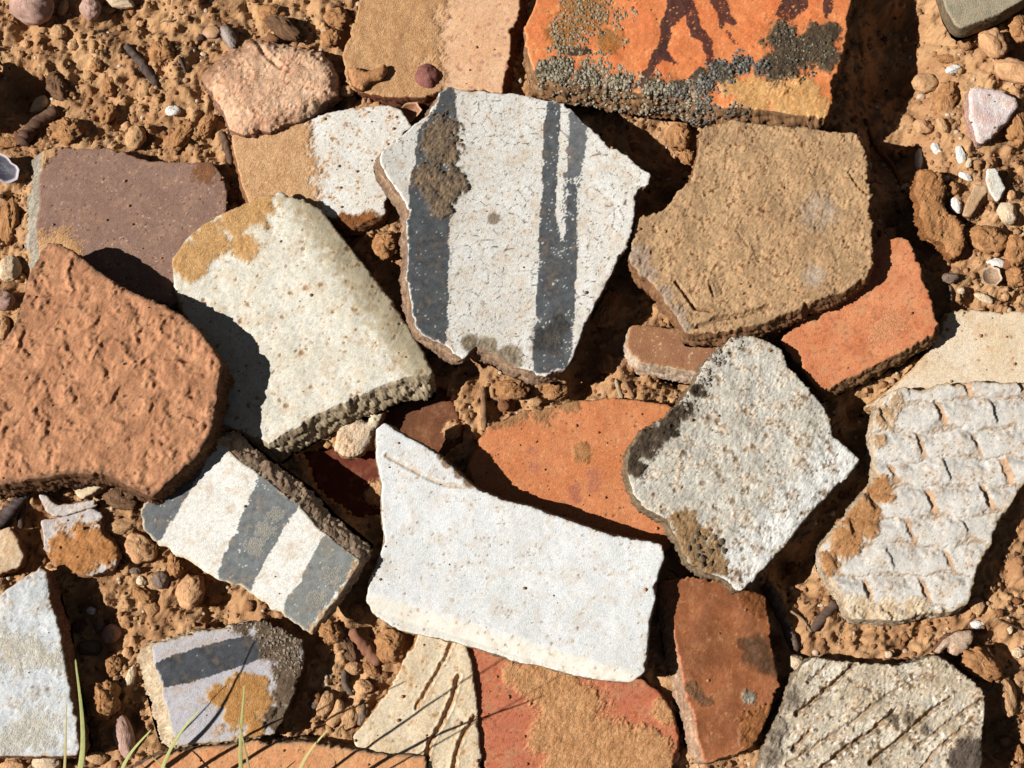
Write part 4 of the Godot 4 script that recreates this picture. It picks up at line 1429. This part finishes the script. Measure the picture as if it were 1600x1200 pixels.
	specs.append({"name": "rough_sherd", "cat": cat, "label": "big rough reddish brown sherd with pressed ridges at the left edge", "z": 18.6, "th": 11.0, "tilt": Vector2(0.03, 0.0),
		"o": [74, 378, 110, 386, 126, 402, 150, 420, 190, 448, 222, 462, 250, 474, 284, 492, 304, 508, 330, 540, 350, 570, 342, 600, 336, 640, 330, 680, 306, 712, 276, 740, 250, 766, 236, 776, 214, 768, 192, 754, 164, 741, 130, 738, 90, 742, 40, 750, 0, 758, -60, 762, -60, 560, 0, 540, 28, 500, 40, 440, 60, 400],
		"jag": 0.8, "c0": [210, 152, 113], "c1": [182, 128, 94], "mott": 0.14, "grain": 0.07, "relief": [0.45, 0.13, 0.2], "e0": [140, 100, 70], "e1": [92, 66, 48], "flare": Vector2(0.8, 2.0), "edge_rough": 1.0, "round_w": 1.0, "round_d": 0.6, "ridge": [0.80, 0.60, 11.5, 0.62],
		"specks": [[[150, 100, 72], 0.35, 0.12, -0.06], [[212, 164, 128], 0.6, 0.14, 0.08], [[110, 84, 74], 0.3, 0.1, -0.1]], "rim": [[140, 104, 80], 1.6]})
	specs.append({"name": "speckled_sherd", "cat": cat, "label": "five sided grey white rough sherd with dark specks and button lichens at its lower left", "z": 13.5, "th": 7.5, "tilt": Vector2(-0.04, 0.03),
		"o": [1146, 522, 1166, 524, 1200, 532, 1222, 548, 1232, 572, 1258, 600, 1280, 624, 1296, 654, 1304, 680, 1346, 718, 1340, 728, 1300, 768, 1262, 806, 1228, 850, 1200, 884, 1164, 918, 1156, 922, 1130, 904, 1096, 892, 1070, 870, 1058, 840, 1044, 812, 1012, 796, 990, 772, 980, 740, 984, 700, 1006, 672, 1040, 650, 1070, 624, 1090, 588, 1104, 566, 1130, 540],
		"c0": [226, 221, 208], "c1": [208, 200, 184], "mott": 0.2, "dirt": 0.42, "grain": 0.10, "relief": [0.5, 0.38, 0.24], "e0": [150, 132, 106], "e1": [104, 86, 66], "flare": Vector2(-0.6, 0.5), "edge_rough": 0.9, "bevels": [[1346, 716, 1160, 924, 78, 1.8, [248, 247, 240]]],
		"specks": [[[140, 120, 98], 0.35, 0.27, -0.3], [[120, 104, 86], 0.8, 0.2, -0.1], [[226, 222, 212], 0.5, 0.25, 0.12], [[166, 140, 110], 0.7, 0.2, -0.1]],
		"patch": [[[1000, 700, 24, 1020, 680, 22, 1045, 660, 20, 1070, 640, 16, 992, 730, 18, 1090, 612, 12], [112, 96, 78], [70, 60, 50], 0.2, 0.5, "lichen_patch", 0.8], [[1080, 850, 32, 1100, 870, 30, 1070, 820, 24, 1120, 880, 20], [182, 150, 112], [156, 122, 86], 0.1, 0.3, "soil_patch", 0.7]],
		"knobs": [1090, 832, 1099, 840, 1085, 846, 1077, 858, 1092, 855, 1098, 864, 1090, 869, 1099, 873, 1110, 862, 1118, 840, 1128, 846, 1120, 853, 1132, 862, 1098, 883, 1110, 881], "granules": [[[1120, 556, 18, 1100, 590, 16, 1076, 632, 16, 1150, 530, 14], 150, 0.35, 0.75, [196, 188, 176], [140, 128, 114], "lichen_granules"]]})
	specs.append({"name": "white_sherd", "cat": cat, "label": "large curved bluish white rim sherd with a rolled lip in the lower middle", "z": 11.5, "th": 6.0, "tilt": Vector2(0.065, -0.10), "curve": Vector3(0.0003, 0.0042, 0.0),
		"o": [590, 676, 604, 668, 626, 682, 652, 694, 684, 712, 716, 738, 748, 768, 786, 782, 830, 792, 866, 806, 900, 818, 960, 838, 1016, 848, 1034, 852, 1038, 872, 1022, 914, 1024, 936, 1014, 968, 1012, 1006, 1004, 1054, 984, 1068, 940, 1062, 900, 1056, 850, 1042, 800, 1030, 750, 1014, 700, 1000, 660, 992, 622, 984, 580, 956, 572, 938, 576, 908, 590, 880, 602, 846, 596, 800, 598, 760, 590, 716],
		"c0": [236, 237, 236], "c1": [225, 226, 223], "mott": 0.03, "grain": 0.06, "dirt": 0.2, "relief": [0.2, 0.03, 0.06], "e0": [206, 190, 160], "e1": [120, 98, 76], "flare": Vector2(0.0, -0.8), "edge_rough": 0.4, "jag": 0.7,
		"bevels": [[572, 940, 990, 1070, 20, 1.5, [234, 230, 218]]],
		"grooves": [[[606, 716, 640, 734, 676, 752, 700, 760, 740, 762], 0.9, 0.6, [206, 172, 132]]],
		"specks": [[[150, 142, 134], 0.45, 0.12, -0.15], [[190, 172, 148], 0.3, 0.13, -0.15]], "patch": [[[700, 726, 8, 716, 742, 9, 732, 756, 8, 690, 716, 6], [120, 98, 80], [164, 140, 116], -0.1, 0.6, "worn_edge", 0.9]]})
	specs.append({"name": "striped_sherd", "cat": cat, "label": "white sherd with broad slanting grey black bands, left of the white curved sherd", "z": 13.2, "th": 5.0, "tilt": Vector2(0.06, -0.01),
		"o": [338, 690, 352, 698, 372, 716, 400, 738, 430, 760, 466, 786, 500, 826, 530, 850, 562, 876, 550, 902, 520, 942, 486, 990, 474, 984, 440, 958, 402, 936, 380, 918, 340, 906, 300, 880, 262, 858, 244, 850, 224, 826, 218, 800, 228, 782, 262, 764, 300, 714, 326, 694],
		"c0": [248, 246, 238], "c1": [240, 236, 226], "mott": 0.03, "relief": [0.12, 0.05, 0.03], "e0": [218, 190, 160], "e1": [150, 124, 102], "flare": Vector2(3.9, -5.3), "edge_rough": 0.8, "rim": [[218, 196, 164], 0.8],
		"paint": [[[210, 806, 226, 778, 262, 764, 300, 706, 330, 690, 322, 720, 296, 772, 270, 812, 246, 852, 222, 830], [100, 104, 107], 0.14, "painted_band"],
			[[404, 738, 440, 748, 472, 778, 468, 790, 440, 830, 412, 880, 390, 924, 338, 906, 350, 870, 376, 810, 394, 772], [112, 117, 119], 0.16, "painted_band"],
			[[512, 832, 548, 848, 560, 866, 548, 892, 520, 930, 478, 990, 440, 960, 446, 938, 470, 910, 484, 876, 496, 850], [130, 133, 131], 0.16, "painted_band"]],
		"specks": [[[206, 190, 160], 0.35, 0.1, -0.08]], "patch": [[[562, 888, 11, 550, 906, 11, 538, 924, 11, 524, 944, 11, 510, 962, 11, 494, 984, 11], [226, 204, 172], [190, 158, 124], -0.15, 0.7, "worn_edge", 0.7], [[412, 826, 16, 396, 852, 14, 430, 806, 12, 520, 905, 16, 500, 930, 14], [178, 172, 158], [158, 156, 148], 0.0, 0.0, "dust_patch", 1.6]]})


func list_stones() -> void:
	specs.append({"name": "pink_rock", "cat": "rock", "label": "large pinkish crystalline rock in the upper left above the soil stained white sherd", "stone": true, "mat": "stone", "z": 10.0, "th": 9.0, "tilt": Vector2(0.02, 0.04),
		"o": [310, 112, 336, 84, 360, 66, 398, 54, 424, 60, 470, 68, 496, 74, 518, 92, 526, 112, 526, 142, 500, 160, 480, 178, 446, 190, 410, 200, 380, 206, 356, 196, 346, 168, 328, 140], "c0": [236, 196, 160], "c1": [218, 166, 132], "mott": 0.16, "grain": 0.1, "relief": [0.8, 0.5, 0.15],
		"e0": [176, 132, 104], "e1": [130, 96, 78], "flare": Vector2(0.4, 0.6), "round_w": 5.0, "round_d": 3.2, "edge_rough": 0.9, "specks": [[[242, 206, 178], 0.4, 0.3, 0.1], [[176, 104, 78], 0.5, 0.2, -0.1]], "grooves": [[[396, 54, 412, 82, 440, 106], 1.2, 0.8]], "bevels": [[300, 110, 380, 50, 40, 1.5, [168, 128, 100]]]})
	specs.append({"name": "quartz_piece", "cat": "quartz", "label": "three cornered white and pink quartz piece near the upper right edge", "stone": true, "mat": "stone", "z": 6.5, "th": 6.0, "tilt": Vector2(-0.03, 0.0),
		"o": [1516, 136, 1530, 134, 1560, 140, 1588, 152, 1590, 164, 1574, 190, 1552, 212, 1534, 226, 1524, 212, 1514, 170], "c0": [255, 250, 248], "c1": [238, 206, 198], "mott": 0.08, "relief": [0.4, 0.15, 0.06], "e0": [206, 170, 156], "e1": [160, 124, 108], "round_w": 1.4, "round_d": 0.7})
	specs.append({"name": "limestone_lump", "cat": "stone", "label": "ragged cream limestone lump under the lower edge of the cream pitted sherd", "stone": true, "mat": "stone", "z": 3.4, "th": 4.5, "tilt": Vector2(0.0, 0.0),
		"o": [520, 694, 526, 676, 534, 660, 556, 652, 574, 660, 580, 636, 596, 628, 600, 640, 592, 664, 578, 690, 566, 706, 546, 716, 530, 710], "c0": [252, 234, 206], "c1": [232, 200, 164], "mott": 0.15, "relief": [0.6, 0.5, 0.25], "e0": [196, 160, 126], "e1": [150, 112, 84], "round_w": 1.6, "round_d": 1.0, "jag": 1.3})
	specs.append({"name": "knobbly_stone", "cat": "stone", "label": "knobbly tan stone shaped like a small bone beside the pink rock", "stone": true, "mat": "stone", "z": 9.0, "th": 4.0, "o": [544, 104, 556, 102, 572, 110, 592, 104, 600, 98, 606, 108, 596, 122, 576, 126, 566, 138, 552, 136, 546, 122], "c0": [214, 160, 112], "c1": [184, 126, 84], "relief": [0.5, 0.4, 0.1], "e0": [150, 104, 72], "e1": [120, 82, 58], "round_w": 1.8, "round_d": 1.4, "jag": 0.6})
	specs.append({"name": "white_fragment", "cat": "sherd fragment", "label": "small flaky white fragment half covered by soil, left below the rough brown sherd", "stone": true, "z": 4.2, "th": 4.0, "tilt": Vector2(0.02, 0.0),
		"o": [64, 814, 100, 806, 146, 794, 158, 802, 160, 834, 178, 846, 186, 870, 180, 886, 140, 900, 90, 890, 70, 862], "c0": [222, 216, 214], "c1": [206, 196, 190], "relief": [0.4, 0.2, 0.1], "e0": [190, 156, 126], "e1": [140, 100, 70],
		"patch": [[[130, 862, 44, 100, 868, 34, 160, 860, 28, 90, 850, 16], [196, 138, 88], [168, 114, 68], 0.5, 0.4, "soil_patch", 0.5]]})
	specs.append({"name": "white_fragment", "cat": "sherd fragment", "label": "broken white strip of pottery just above the half buried flaky white fragment", "stone": true, "z": 4.6, "th": 4.0, "o": [58, 774, 66, 768, 80, 782, 92, 790, 120, 784, 148, 780, 154, 790, 120, 800, 92, 806, 76, 802, 64, 786], "c0": [224, 218, 216], "c1": [210, 196, 184], "relief": [0.4, 0.3, 0.12], "e0": [190, 150, 120], "e1": [140, 100, 76], "jag": 1.2})
	specs.append({"name": "cream_chip", "cat": "stone chip", "label": "bright cream three cornered chip tucked under the rough brown sherd", "stone": true, "z": 5.2, "th": 3.0, "o": [110, 758, 140, 752, 172, 746, 176, 752, 150, 766, 126, 780, 118, 770], "c0": [246, 226, 190], "c1": [232, 204, 164], "relief": [0.2, 0.1, 0.05], "e0": [206, 160, 120], "e1": [160, 112, 76], "jag": 0.5})
	specs.append({"name": "cream_fragment", "cat": "sherd fragment", "label": "cream wedge shaped fragment at the left edge above the bluish white sherd", "stone": true, "z": 6.0, "th": 5.0, "tilt": Vector2(-0.04, 0.0), "o": [-40, 840, 0, 830, 14, 826, 28, 842, 36, 868, 30, 884, 0, 898, -40, 900], "c0": [244, 224, 194], "c1": [224, 186, 146], "relief": [0.3, 0.15, 0.08], "e0": [190, 140, 100], "e1": [140, 96, 66]})
	specs.append({"name": "quartz_piece", "cat": "quartz", "label": "bright white angular quartz chip left of the round white pebble near the right edge", "stone": true, "mat": "stone", "z": 6.2, "th": 4.0, "o": [1542, 264, 1556, 260, 1564, 276, 1572, 296, 1558, 314, 1546, 300, 1540, 282], "c0": [255, 252, 240], "c1": [244, 232, 214], "relief": [0.3, 0.1, 0.05], "e0": [190, 160, 130], "e1": [150, 112, 84], "jag": 0.5})
	specs.append({"name": "cream_chip", "cat": "stone chip", "label": "long cream slab leaning beside the bright white angular quartz chip", "stone": true, "mat": "stone", "z": 5.4, "th": 4.0, "o": [1524, 288, 1540, 290, 1544, 300, 1530, 318, 1516, 338, 1504, 336, 1512, 310], "c0": [232, 206, 172], "c1": [206, 166, 126], "relief": [0.3, 0.15, 0.06], "e0": [176, 132, 96], "e1": [130, 92, 64], "flare": Vector2(1.5, 1.0), "jag": 0.5})
	specs.append({"name": "pointed_stone", "cat": "stone", "label": "pale pointed tan stone on the soil left of the grooved cream sherd", "stone": true, "mat": "stone", "z": 3.6, "th": 4.0, "o": [526, 1092, 536, 1096, 540, 1116, 530, 1128, 520, 1138, 508, 1130, 518, 1112], "c0": [222, 178, 132], "c1": [196, 146, 100], "relief": [0.3, 0.2, 0.06], "e0": [176, 128, 88], "e1": [130, 92, 62], "round_w": 1.8, "round_d": 1.2, "jag": 0.5})
	specs.append({"name": "curled_stone", "cat": "stone", "label": "pale pinkish hooked stone at the upper right corner of the grooved grey sherd", "stone": true, "mat": "stone", "z": 6.0, "th": 4.5, "o": [1460, 1018, 1474, 1000, 1498, 986, 1520, 984, 1524, 996, 1516, 1012, 1498, 1024, 1486, 1022, 1484, 1008, 1470, 1022], "c0": [222, 196, 172], "c1": [196, 156, 128], "relief": [0.4, 0.25, 0.08], "e0": [150, 112, 88], "e1": [110, 80, 62], "round_w": 2.0, "round_d": 1.4, "jag": 0.6})
	specs.append({"name": "ragged_clod", "cat": "soil clod", "label": "ragged tan soil clod in the sun between the white chips at the right", "stone": true, "mat": "soil", "z": 6.5, "th": 6.0, "tilt": Vector2(0.0, -0.02), "o": [1436, 266, 1448, 262, 1474, 272, 1480, 296, 1470, 314, 1490, 336, 1506, 352, 1508, 382, 1494, 404, 1484, 396, 1476, 378, 1452, 372, 1442, 348, 1436, 318, 1428, 304], "c0": [206, 152, 104], "c1": [176, 122, 78], "mott": 0.15, "relief": [0.9, 0.7, 0.25], "e0": [176, 120, 76], "e1": [130, 88, 56], "edge_rough": 1.2, "round_w": 2.0, "round_d": 0.9, "jag": 1.2})
	specs.append({"name": "grooved_sherd", "cat": "pottery sherd", "label": "mottled grey white sherd scored with slanting grooves in the lower right corner", "z": 8.5, "th": 7.0, "tilt": Vector2(0.02, 0.0),
		"o": [1256, 1036, 1276, 1026, 1300, 1032, 1330, 1034, 1390, 1040, 1430, 1034, 1466, 1024, 1490, 1040, 1512, 1056, 1534, 1076, 1540, 1100, 1536, 1140, 1532, 1240, 1180, 1240, 1196, 1170, 1212, 1130, 1226, 1100, 1240, 1060],
		"c0": [228, 218, 198], "c1": [198, 178, 150], "mott": 0.20, "grain": 0.12, "relief": [0.5, 0.42, 0.24], "e0": [176, 160, 138], "e1": [110, 94, 76], "flare": Vector2(-0.8, 0.4), "edge_rough": 0.8,
		"ridge": [0.63, 0.78, 8.6, 0.22], "grooves": [[[1450, 1052, 1380, 1092, 1330, 1130, 1230, 1196], 0.9, 0.7, [150, 120, 90]], [[1300, 1034, 1262, 1066], 0.7, 0.6, [150, 120, 90]], [[1536, 1092, 1480, 1130, 1430, 1170], 0.8, 0.7, [150, 120, 90]], [[1336, 1036, 1310, 1062, 1280, 1088, 1244, 1116], 0.9, 1.4, [130, 92, 60]], [[1400, 1108, 1360, 1146, 1320, 1170, 1280, 1204], 1.0, 1.5, [120, 84, 54]], [[1484, 1090, 1440, 1124, 1400, 1160, 1360, 1192], 1.0, 1.5, [120, 84, 54]], [[1266, 1142, 1238, 1172], 0.8, 0.7, [150, 100, 62]], [[1524, 1120, 1494, 1146, 1460, 1176, 1440, 1200], 0.7, 0.6, [150, 110, 76]], [[1386, 1042, 1384, 1090], 0.5, 0.3]],
		"specks": [[[100, 84, 66], 0.42, 0.30, -0.2], [[120, 100, 78], 0.9, 0.24, -0.1], [[248, 242, 232], 0.6, 0.34, 0.15], [[150, 120, 90], 0.7, 0.22, -0.1]],
		"patch": [[[1520, 1180, 26, 1500, 1190, 20], [116, 102, 92], [96, 84, 74], 0.1, 0.3, "lichen_patch"], [[1420, 1122, 8, 1398, 1124, 7, 1444, 1140, 7], [100, 90, 78], [150, 132, 110], 0.1, 0.4, "lichen_patch", 1.4], [[1214, 1140, 22, 1234, 1090, 18, 1200, 1180, 20], [120, 106, 92], [180, 166, 146], 0.1, 0.5, "lichen_patch", 0.8]]})


func list_pebbles() -> Array:
	return [
		[-62, 150, 96, 120, 0, "tan", "big unseen tan stone put just beyond the left edge to shade the dark hollow", 5.0],  # unseen stone, placed so that its shadow fills the hollow
		[52, 10, 78, 74, 10, "pink", "large smooth pinkish grey pebble cut by the top edge in the upper left corner", 1.5],
		[99, 12, 17, 40, 12, "orange", "slim pale orange pebble right of the large smooth pebble at the top left"],
		[141, 12, 38, 46, -20, "pink", "pale pink knobbly pebble at the top edge, right of the slim pale orange pebble"],
		[188, 2, 52, 26, 8, "cream", "flat cream pebble cut by the top edge above the tan soil slope"],
		[91, 50, 28, 27, 25, "tan", "angular tan pebble below the slim pale orange pebble at the top left"],
		[115, 71, 21, 20, 0, "tan", "small rounded tan pebble below the angular tan pebble at the top left"],
		[40, 69, 18, 14, 30, "orange", "tiny tan chip on the soil below the large smooth pebble"],
		[60, 163, 24, 38, 38, "cream", "oval cream and orange pebble leaning in the dark hollow near the thick root stub", 1.5],
		[90, 134, 36, 52, -25, "dark", "grey brown lumpy clod at the right of the dark hollow in the upper left"],
		[104, 202, 52, 46, 0, "clod", "round tan soil clod right of the thick dark root stub"],
		[212, 215, 36, 42, 15, "tan", "rounded tan pebble resting on the upper edge of the purple brown sherd", 1.0],
		[270, 173, 25, 20, 5, "white", "bright white pebble alone on the soil above the purple brown sherd"],
		[254, 84, 46, 48, 20, "clod", "rough soil clod right of the splintered dark root"],
		[285, 212, 32, 58, 32, "clod", "long soil clod slanting below the bright white pebble"],
		[322, 196, 26, 52, 30, "clod", "long soil clod between the pink rock and the slanting clod"],
		[172, 136, 30, 34, 0, "clod", "tan soil clod left of the splintered dark root"],
		[168, 178, 26, 40, 20, "clod", "tan soil clod above the rounded tan pebble"],
		[150, 100, 22, 24, 0, "clod", "small soil clod in the middle of the slope at the upper left"],
		[196, 196, 18, 20, 0, "orange", "little orange pebble beside the rounded tan pebble above the purple brown sherd"],
		[318, 84, 12, 9, 0, "cream", "little cream grain next to the seed husk"],
		[219, 37, 13, 12, 0, "orange", "small orange pebble in the soil above the splintered root"],
		[14, 342, 34, 84, 4, "clod", "long brown clod at the left edge beside the purple brown sherd"],
		[15, 420, 38, 44, 10, "cream", "chipped cream pebble at the left edge above the lilac white one"],
		[4, 470, 44, 34, 0, "pink", "smooth lilac white pebble cut by the left edge", 1.0],
		[2, 512, 26, 44, 0, "orange", "pale orange pebble at the left edge below the lilac white one"],
		[10, 222, 44, 18, 0, "clod", "soil clod at the left edge above the dark shell fragment"],
		[444, 46, 72, 34, 38, "dark", "dark grey wedge shaped clod behind the pink rock", 2.0],
		[425, 22, 46, 36, 0, "clod", "crumbling soil clod at the top edge behind the pink rock"],
		[525, 26, 44, 34, 20, "clod", "tan soil clod just left of the pink sherd at the top edge"],
		[517, 58, 36, 32, 0, "clod", "crumbly soil clod between the pink rock and the pink sherd"],
		[601, 135, 32, 21, -6, "orange", "flat tan pebble below the bone shaped stone", 4.0],
		[543, 146, 25, 23, 20, "tan", "small tan pebble between the pink rock and the bone shaped stone", 3.0],
		[669, 132, 46, 50, 15, "plum", "shiny plum coloured pebble between the pink sherd and the big striped sherd", 5.5],
		[1548, 70, 42, 58, -30, "orange", "pale tan upright stone below the grey slab at the upper right", 1.5],
		[1582, 112, 74, 46, 28, "orange", "blocky tan stone directly above the three cornered quartz piece", 1.5],
		[1592, 46, 36, 56, -20, "clod", "brown soil clod at the right edge below the grey slab"],
		[1443, 134, 44, 36, 0, "tan", "squarish brown pebble in the deep shade right of the painted orange sherd"],
		[1490, 108, 28, 15, -15, "white", "white chip in the sun left of the three cornered quartz piece"],
		[1482, 92, 42, 18, 0, "clod", "thin soil clod above the white chip by the quartz piece"],
		[1480, 152, 38, 66, 20, "clod", "jagged soil clod left of the three cornered quartz piece"],
		[1437, 205, 36, 28, 10, "orange", "orange pebble half in shade below the squarish brown pebble"],
		[1472, 196, 18, 30, -20, "tan", "thin tan pebble under the jagged clod near the quartz piece"],
		[1434, 252, 13, 38, 8, "white", "upright white sliver at the border of the deep shade on the right"],
		[1463, 232, 16, 28, -25, "white", "small slanting white chip right of the upright white sliver"],
		[1501, 242, 18, 32, -8, "white", "oval white chip under the point of the quartz piece"],
		[1510, 275, 26, 13, 22, "white", "little white chip with a rust coloured rim above the ragged clod"],
		[1513, 256, 10, 18, 20, "cream", "tiny cream splinter right of the oval white chip"],
		[1494, 321, 20, 30, -5, "white", "bluish white chip at the right side of the ragged clod"],
		[1490, 294, 22, 24, 0, "clod", "small soil clod above the bluish white chip"],
		[1575, 332, 36, 40, 0, "cream", "rounded white pebble near the right edge below the white quartz chip"],
		[1580, 306, 15, 20, 20, "orange", "little tan pebble on top of the rounded white pebble"],
		[1545, 372, 62, 46, 10, "clod", "flat tan soil clod above the cream square chip near the right edge"],
		[1558, 412, 34, 20, 12, "white", "cream square chip beside the broken snail shell"],
		[1590, 390, 40, 54, 0, "clod", "tan soil clod at the right edge above the buff sherd"],
		[1590, 200, 40, 60, 0, "clod", "soil clod at the right edge below the three cornered quartz piece"],
		[1588, 432, 36, 34, 0, "clod", "crumbly soil clod right of the broken snail shell"],
		[1484, 436, 30, 20, 0, "grey", "flat grey pebble in the shade beside the salmon orange sherd", 2.0],
		[1538, 466, 34, 14, 25, "cream", "thin cream flake just above the buff sherd"],
		[1570, 464, 14, 16, 0, "tan", "small brown pebble at the upper edge of the buff sherd"],
		[1462, 420, 18, 14, 0, "clod", "small clod in the shade above the grey pebble"],
		[104, 771, 20, 17, 0, "orange", "little orange pebble under the rough brown sherd beside the cream chip"],
		[190, 778, 60, 34, 14, "dark", "mossy brown lump with an orange top below the rough brown sherd"],
		[187, 822, 56, 30, -15, "tan", "flat tan pebble left of the striped sherd's lower corner"],
		[219, 858, 58, 46, 28, "orange", "rounded orange tan pebble below the flat tan pebble"],
		[296, 922, 46, 58, 15, "orange", "blocky cream orange pebble below the left corner of the striped sherd"],
		[251, 906, 30, 28, 0, "grey", "round grey pebble left of the blocky cream orange pebble"],
		[221, 908, 20, 16, 20, "cream", "small cream chip left of the round grey pebble"],
		[274, 882, 26, 36, -10, "clod", "soil clod between the rounded orange pebble and the striped sherd"],
		[222, 930, 36, 22, 40, "clod", "long soil clod below the small cream chip"],
		[211, 892, 18, 12, 0, "grey", "tiny grey pebble under the rounded orange tan pebble"],
		[110, 838, 42, 20, 35, "dark", "grey brown clod on the half buried flaky white fragment", 1.0],
		[143, 954, 15, 12, 10, "white", "tiny bright white stone in the dark hollow right of the bluish white sherd", 1.0],
		[156, 976, 20, 26, -10, "grey", "brown pebble just under the tiny bright white stone"],
		[174, 990, 32, 36, 20, "pink", "pale three sided pebble in the dark hollow"],
		[140, 1012, 38, 28, 0, "grey", "grey lump at the bottom of the dark hollow"],
		[122, 978, 26, 20, 0, "dark", "dark clod in the hollow beside the bluish white sherd"],
		[198, 1024, 18, 26, 10, "orange", "upright cream orange pebble at the upper left of the small grey striped sherd"],
		[204, 1056, 14, 34, 15, "cream", "narrow white pebble at the left edge of the small grey striped sherd"],
		[177, 1040, 26, 32, 0, "clod", "soil clod above the spiky soil lump at the lower left"],
		[165, 1094, 50, 58, 0, "clod", "spiky tan soil lump left of the small grey striped sherd", 1.5],
		[194, 1152, 32, 74, -14, "pink", "pink and white crystalline pebble near the bottom left", 0.5],
		[150, 1184, 34, 22, 0, "tan", "tan pebble at the bottom edge left of the pink crystalline pebble"],
		[76, 1192, 44, 28, 0, "cream", "cream pebble cut by the bottom edge under the bluish white sherd", 2.0],
		[20, 1196, 40, 20, 0, "orange", "orange pebble in the bottom left corner"],
		[545, 1016, 20, 40, -25, "dark", "brown lump left of the rounded root stub"],
		[516, 990, 36, 36, 20, "clod", "soil clod below the lower corner of the striped sherd"],
		[556, 954, 24, 24, 0, "clod", "soil clod left of the white curved sherd's lower left corner"],
		[552, 1044, 28, 20, 0, "tan", "brownish pebble under the rounded root stub"],
		[568, 1074, 30, 24, 10, "orange", "cream orange pebble left of the grooved cream sherd"],
		[546, 1122, 28, 36, 15, "tan", "tan pebble right of the pale pointed stone"],
		[566, 1116, 20, 34, 18, "grey", "brown oval pebble against the grooved cream sherd's left edge"],
		[508, 1100, 24, 40, 18, "tan", "smooth tan pebble left of the pale pointed stone"],
		[489, 1100, 16, 14, 0, "grey", "small grey pebble near the small grey striped sherd's right side"],
		[610, 1010, 56, 50, 20, "clod", "tan soil clod below the white curved sherd's lower left lip"],
		[580, 1046, 30, 16, 40, "clod", "narrow clod at the lower end of the rounded root stub"],
		[602, 382, 44, 44, 0, "clod", "tan soil lump between the pitted sherd and the big striped sherd", 1.0],
		[800, 608, 50, 36, 0, "clod", "soil clod just below the big striped sherd"],
		[866, 610, 42, 30, 0, "clod", "soil clod above the middle orange sherd"],
		[948, 486, 40, 60, 20, "clod", "sunlit soil lump between the big striped sherd and the small brown sherd", 1.0],
		[950, 570, 30, 36, 0, "clod", "sunlit clod below the left end of the small brown sherd"],
		[1060, 215, 44, 50, 0, "clod", "soil clod in the corner between the painted orange sherd and the rough tan sherd", 2.0],
		[1072, 250, 24, 30, 0, "clod", "small clod at the upper left side of the rough tan sherd", 2.0],
		[1530, 1036, 66, 46, 25, "clod", "tan lump right of the grooved grey sherd", 1.0],
		[1572, 1084, 32, 70, -8, "tan", "long grey tan stone right of the grooved grey sherd"],
		[1528, 976, 22, 14, 0, "white", "small white chip below the corrugated white sherd's right corner"],
		[1526, 946, 26, 28, 0, "tan", "tan stone in the shade beside the corrugated white sherd's lower right edge"],
		[1592, 1020, 22, 18, 0, "cream", "small cream pebble at the right edge above the long grey tan stone"],
		[1578, 984, 12, 14, 0, "cream", "tiny pale grain on the soil at the right edge"],
		[1570, 1160, 20, 18, 0, "tan", "brown pebble in the dark hollow right of the grooved grey sherd"],
		[1592, 1180, 20, 30, 0, "clod", "clod in the bottom right corner"],
		[1388, 1022, 14, 13, 0, "cream", "tiny cream pebble at the top edge of the grooved grey sherd"],
		[1282, 945, 12, 7, 0, "cream", "tiny yellowish grain right of the long bark strip"],
		[1244, 1036, 24, 30, 0, "cream", "pale clump between the dark red sherd and the grooved grey sherd"],
		[998, 1162, 24, 40, 5, "cream", "pale knobbly pebble on the soil of the big red sherd", 2.0],
		[1044, 1188, 44, 20, -25, "pink", "pinkish red chip at the bottom beside the dark red sherd", 0.5],
		[1062, 1168, 14, 12, 0, "dark", "little dark lump above the pinkish red chip"],
		[1040, 1150, 36, 30, 0, "clod", "soil clod at the lower left edge of the dark red sherd"],
		[1218, 1190, 44, 24, 0, "tan", "tan pebble at the bottom left corner of the grooved grey sherd"],
		[1014, 1140, 16, 16, 0, "clod", "tiny clod right of the pale knobbly pebble", 1.5],
		[836, 628, 24, 14, 0, "tan", "small tan pebble at the upper rim of the middle orange sherd"],
	]
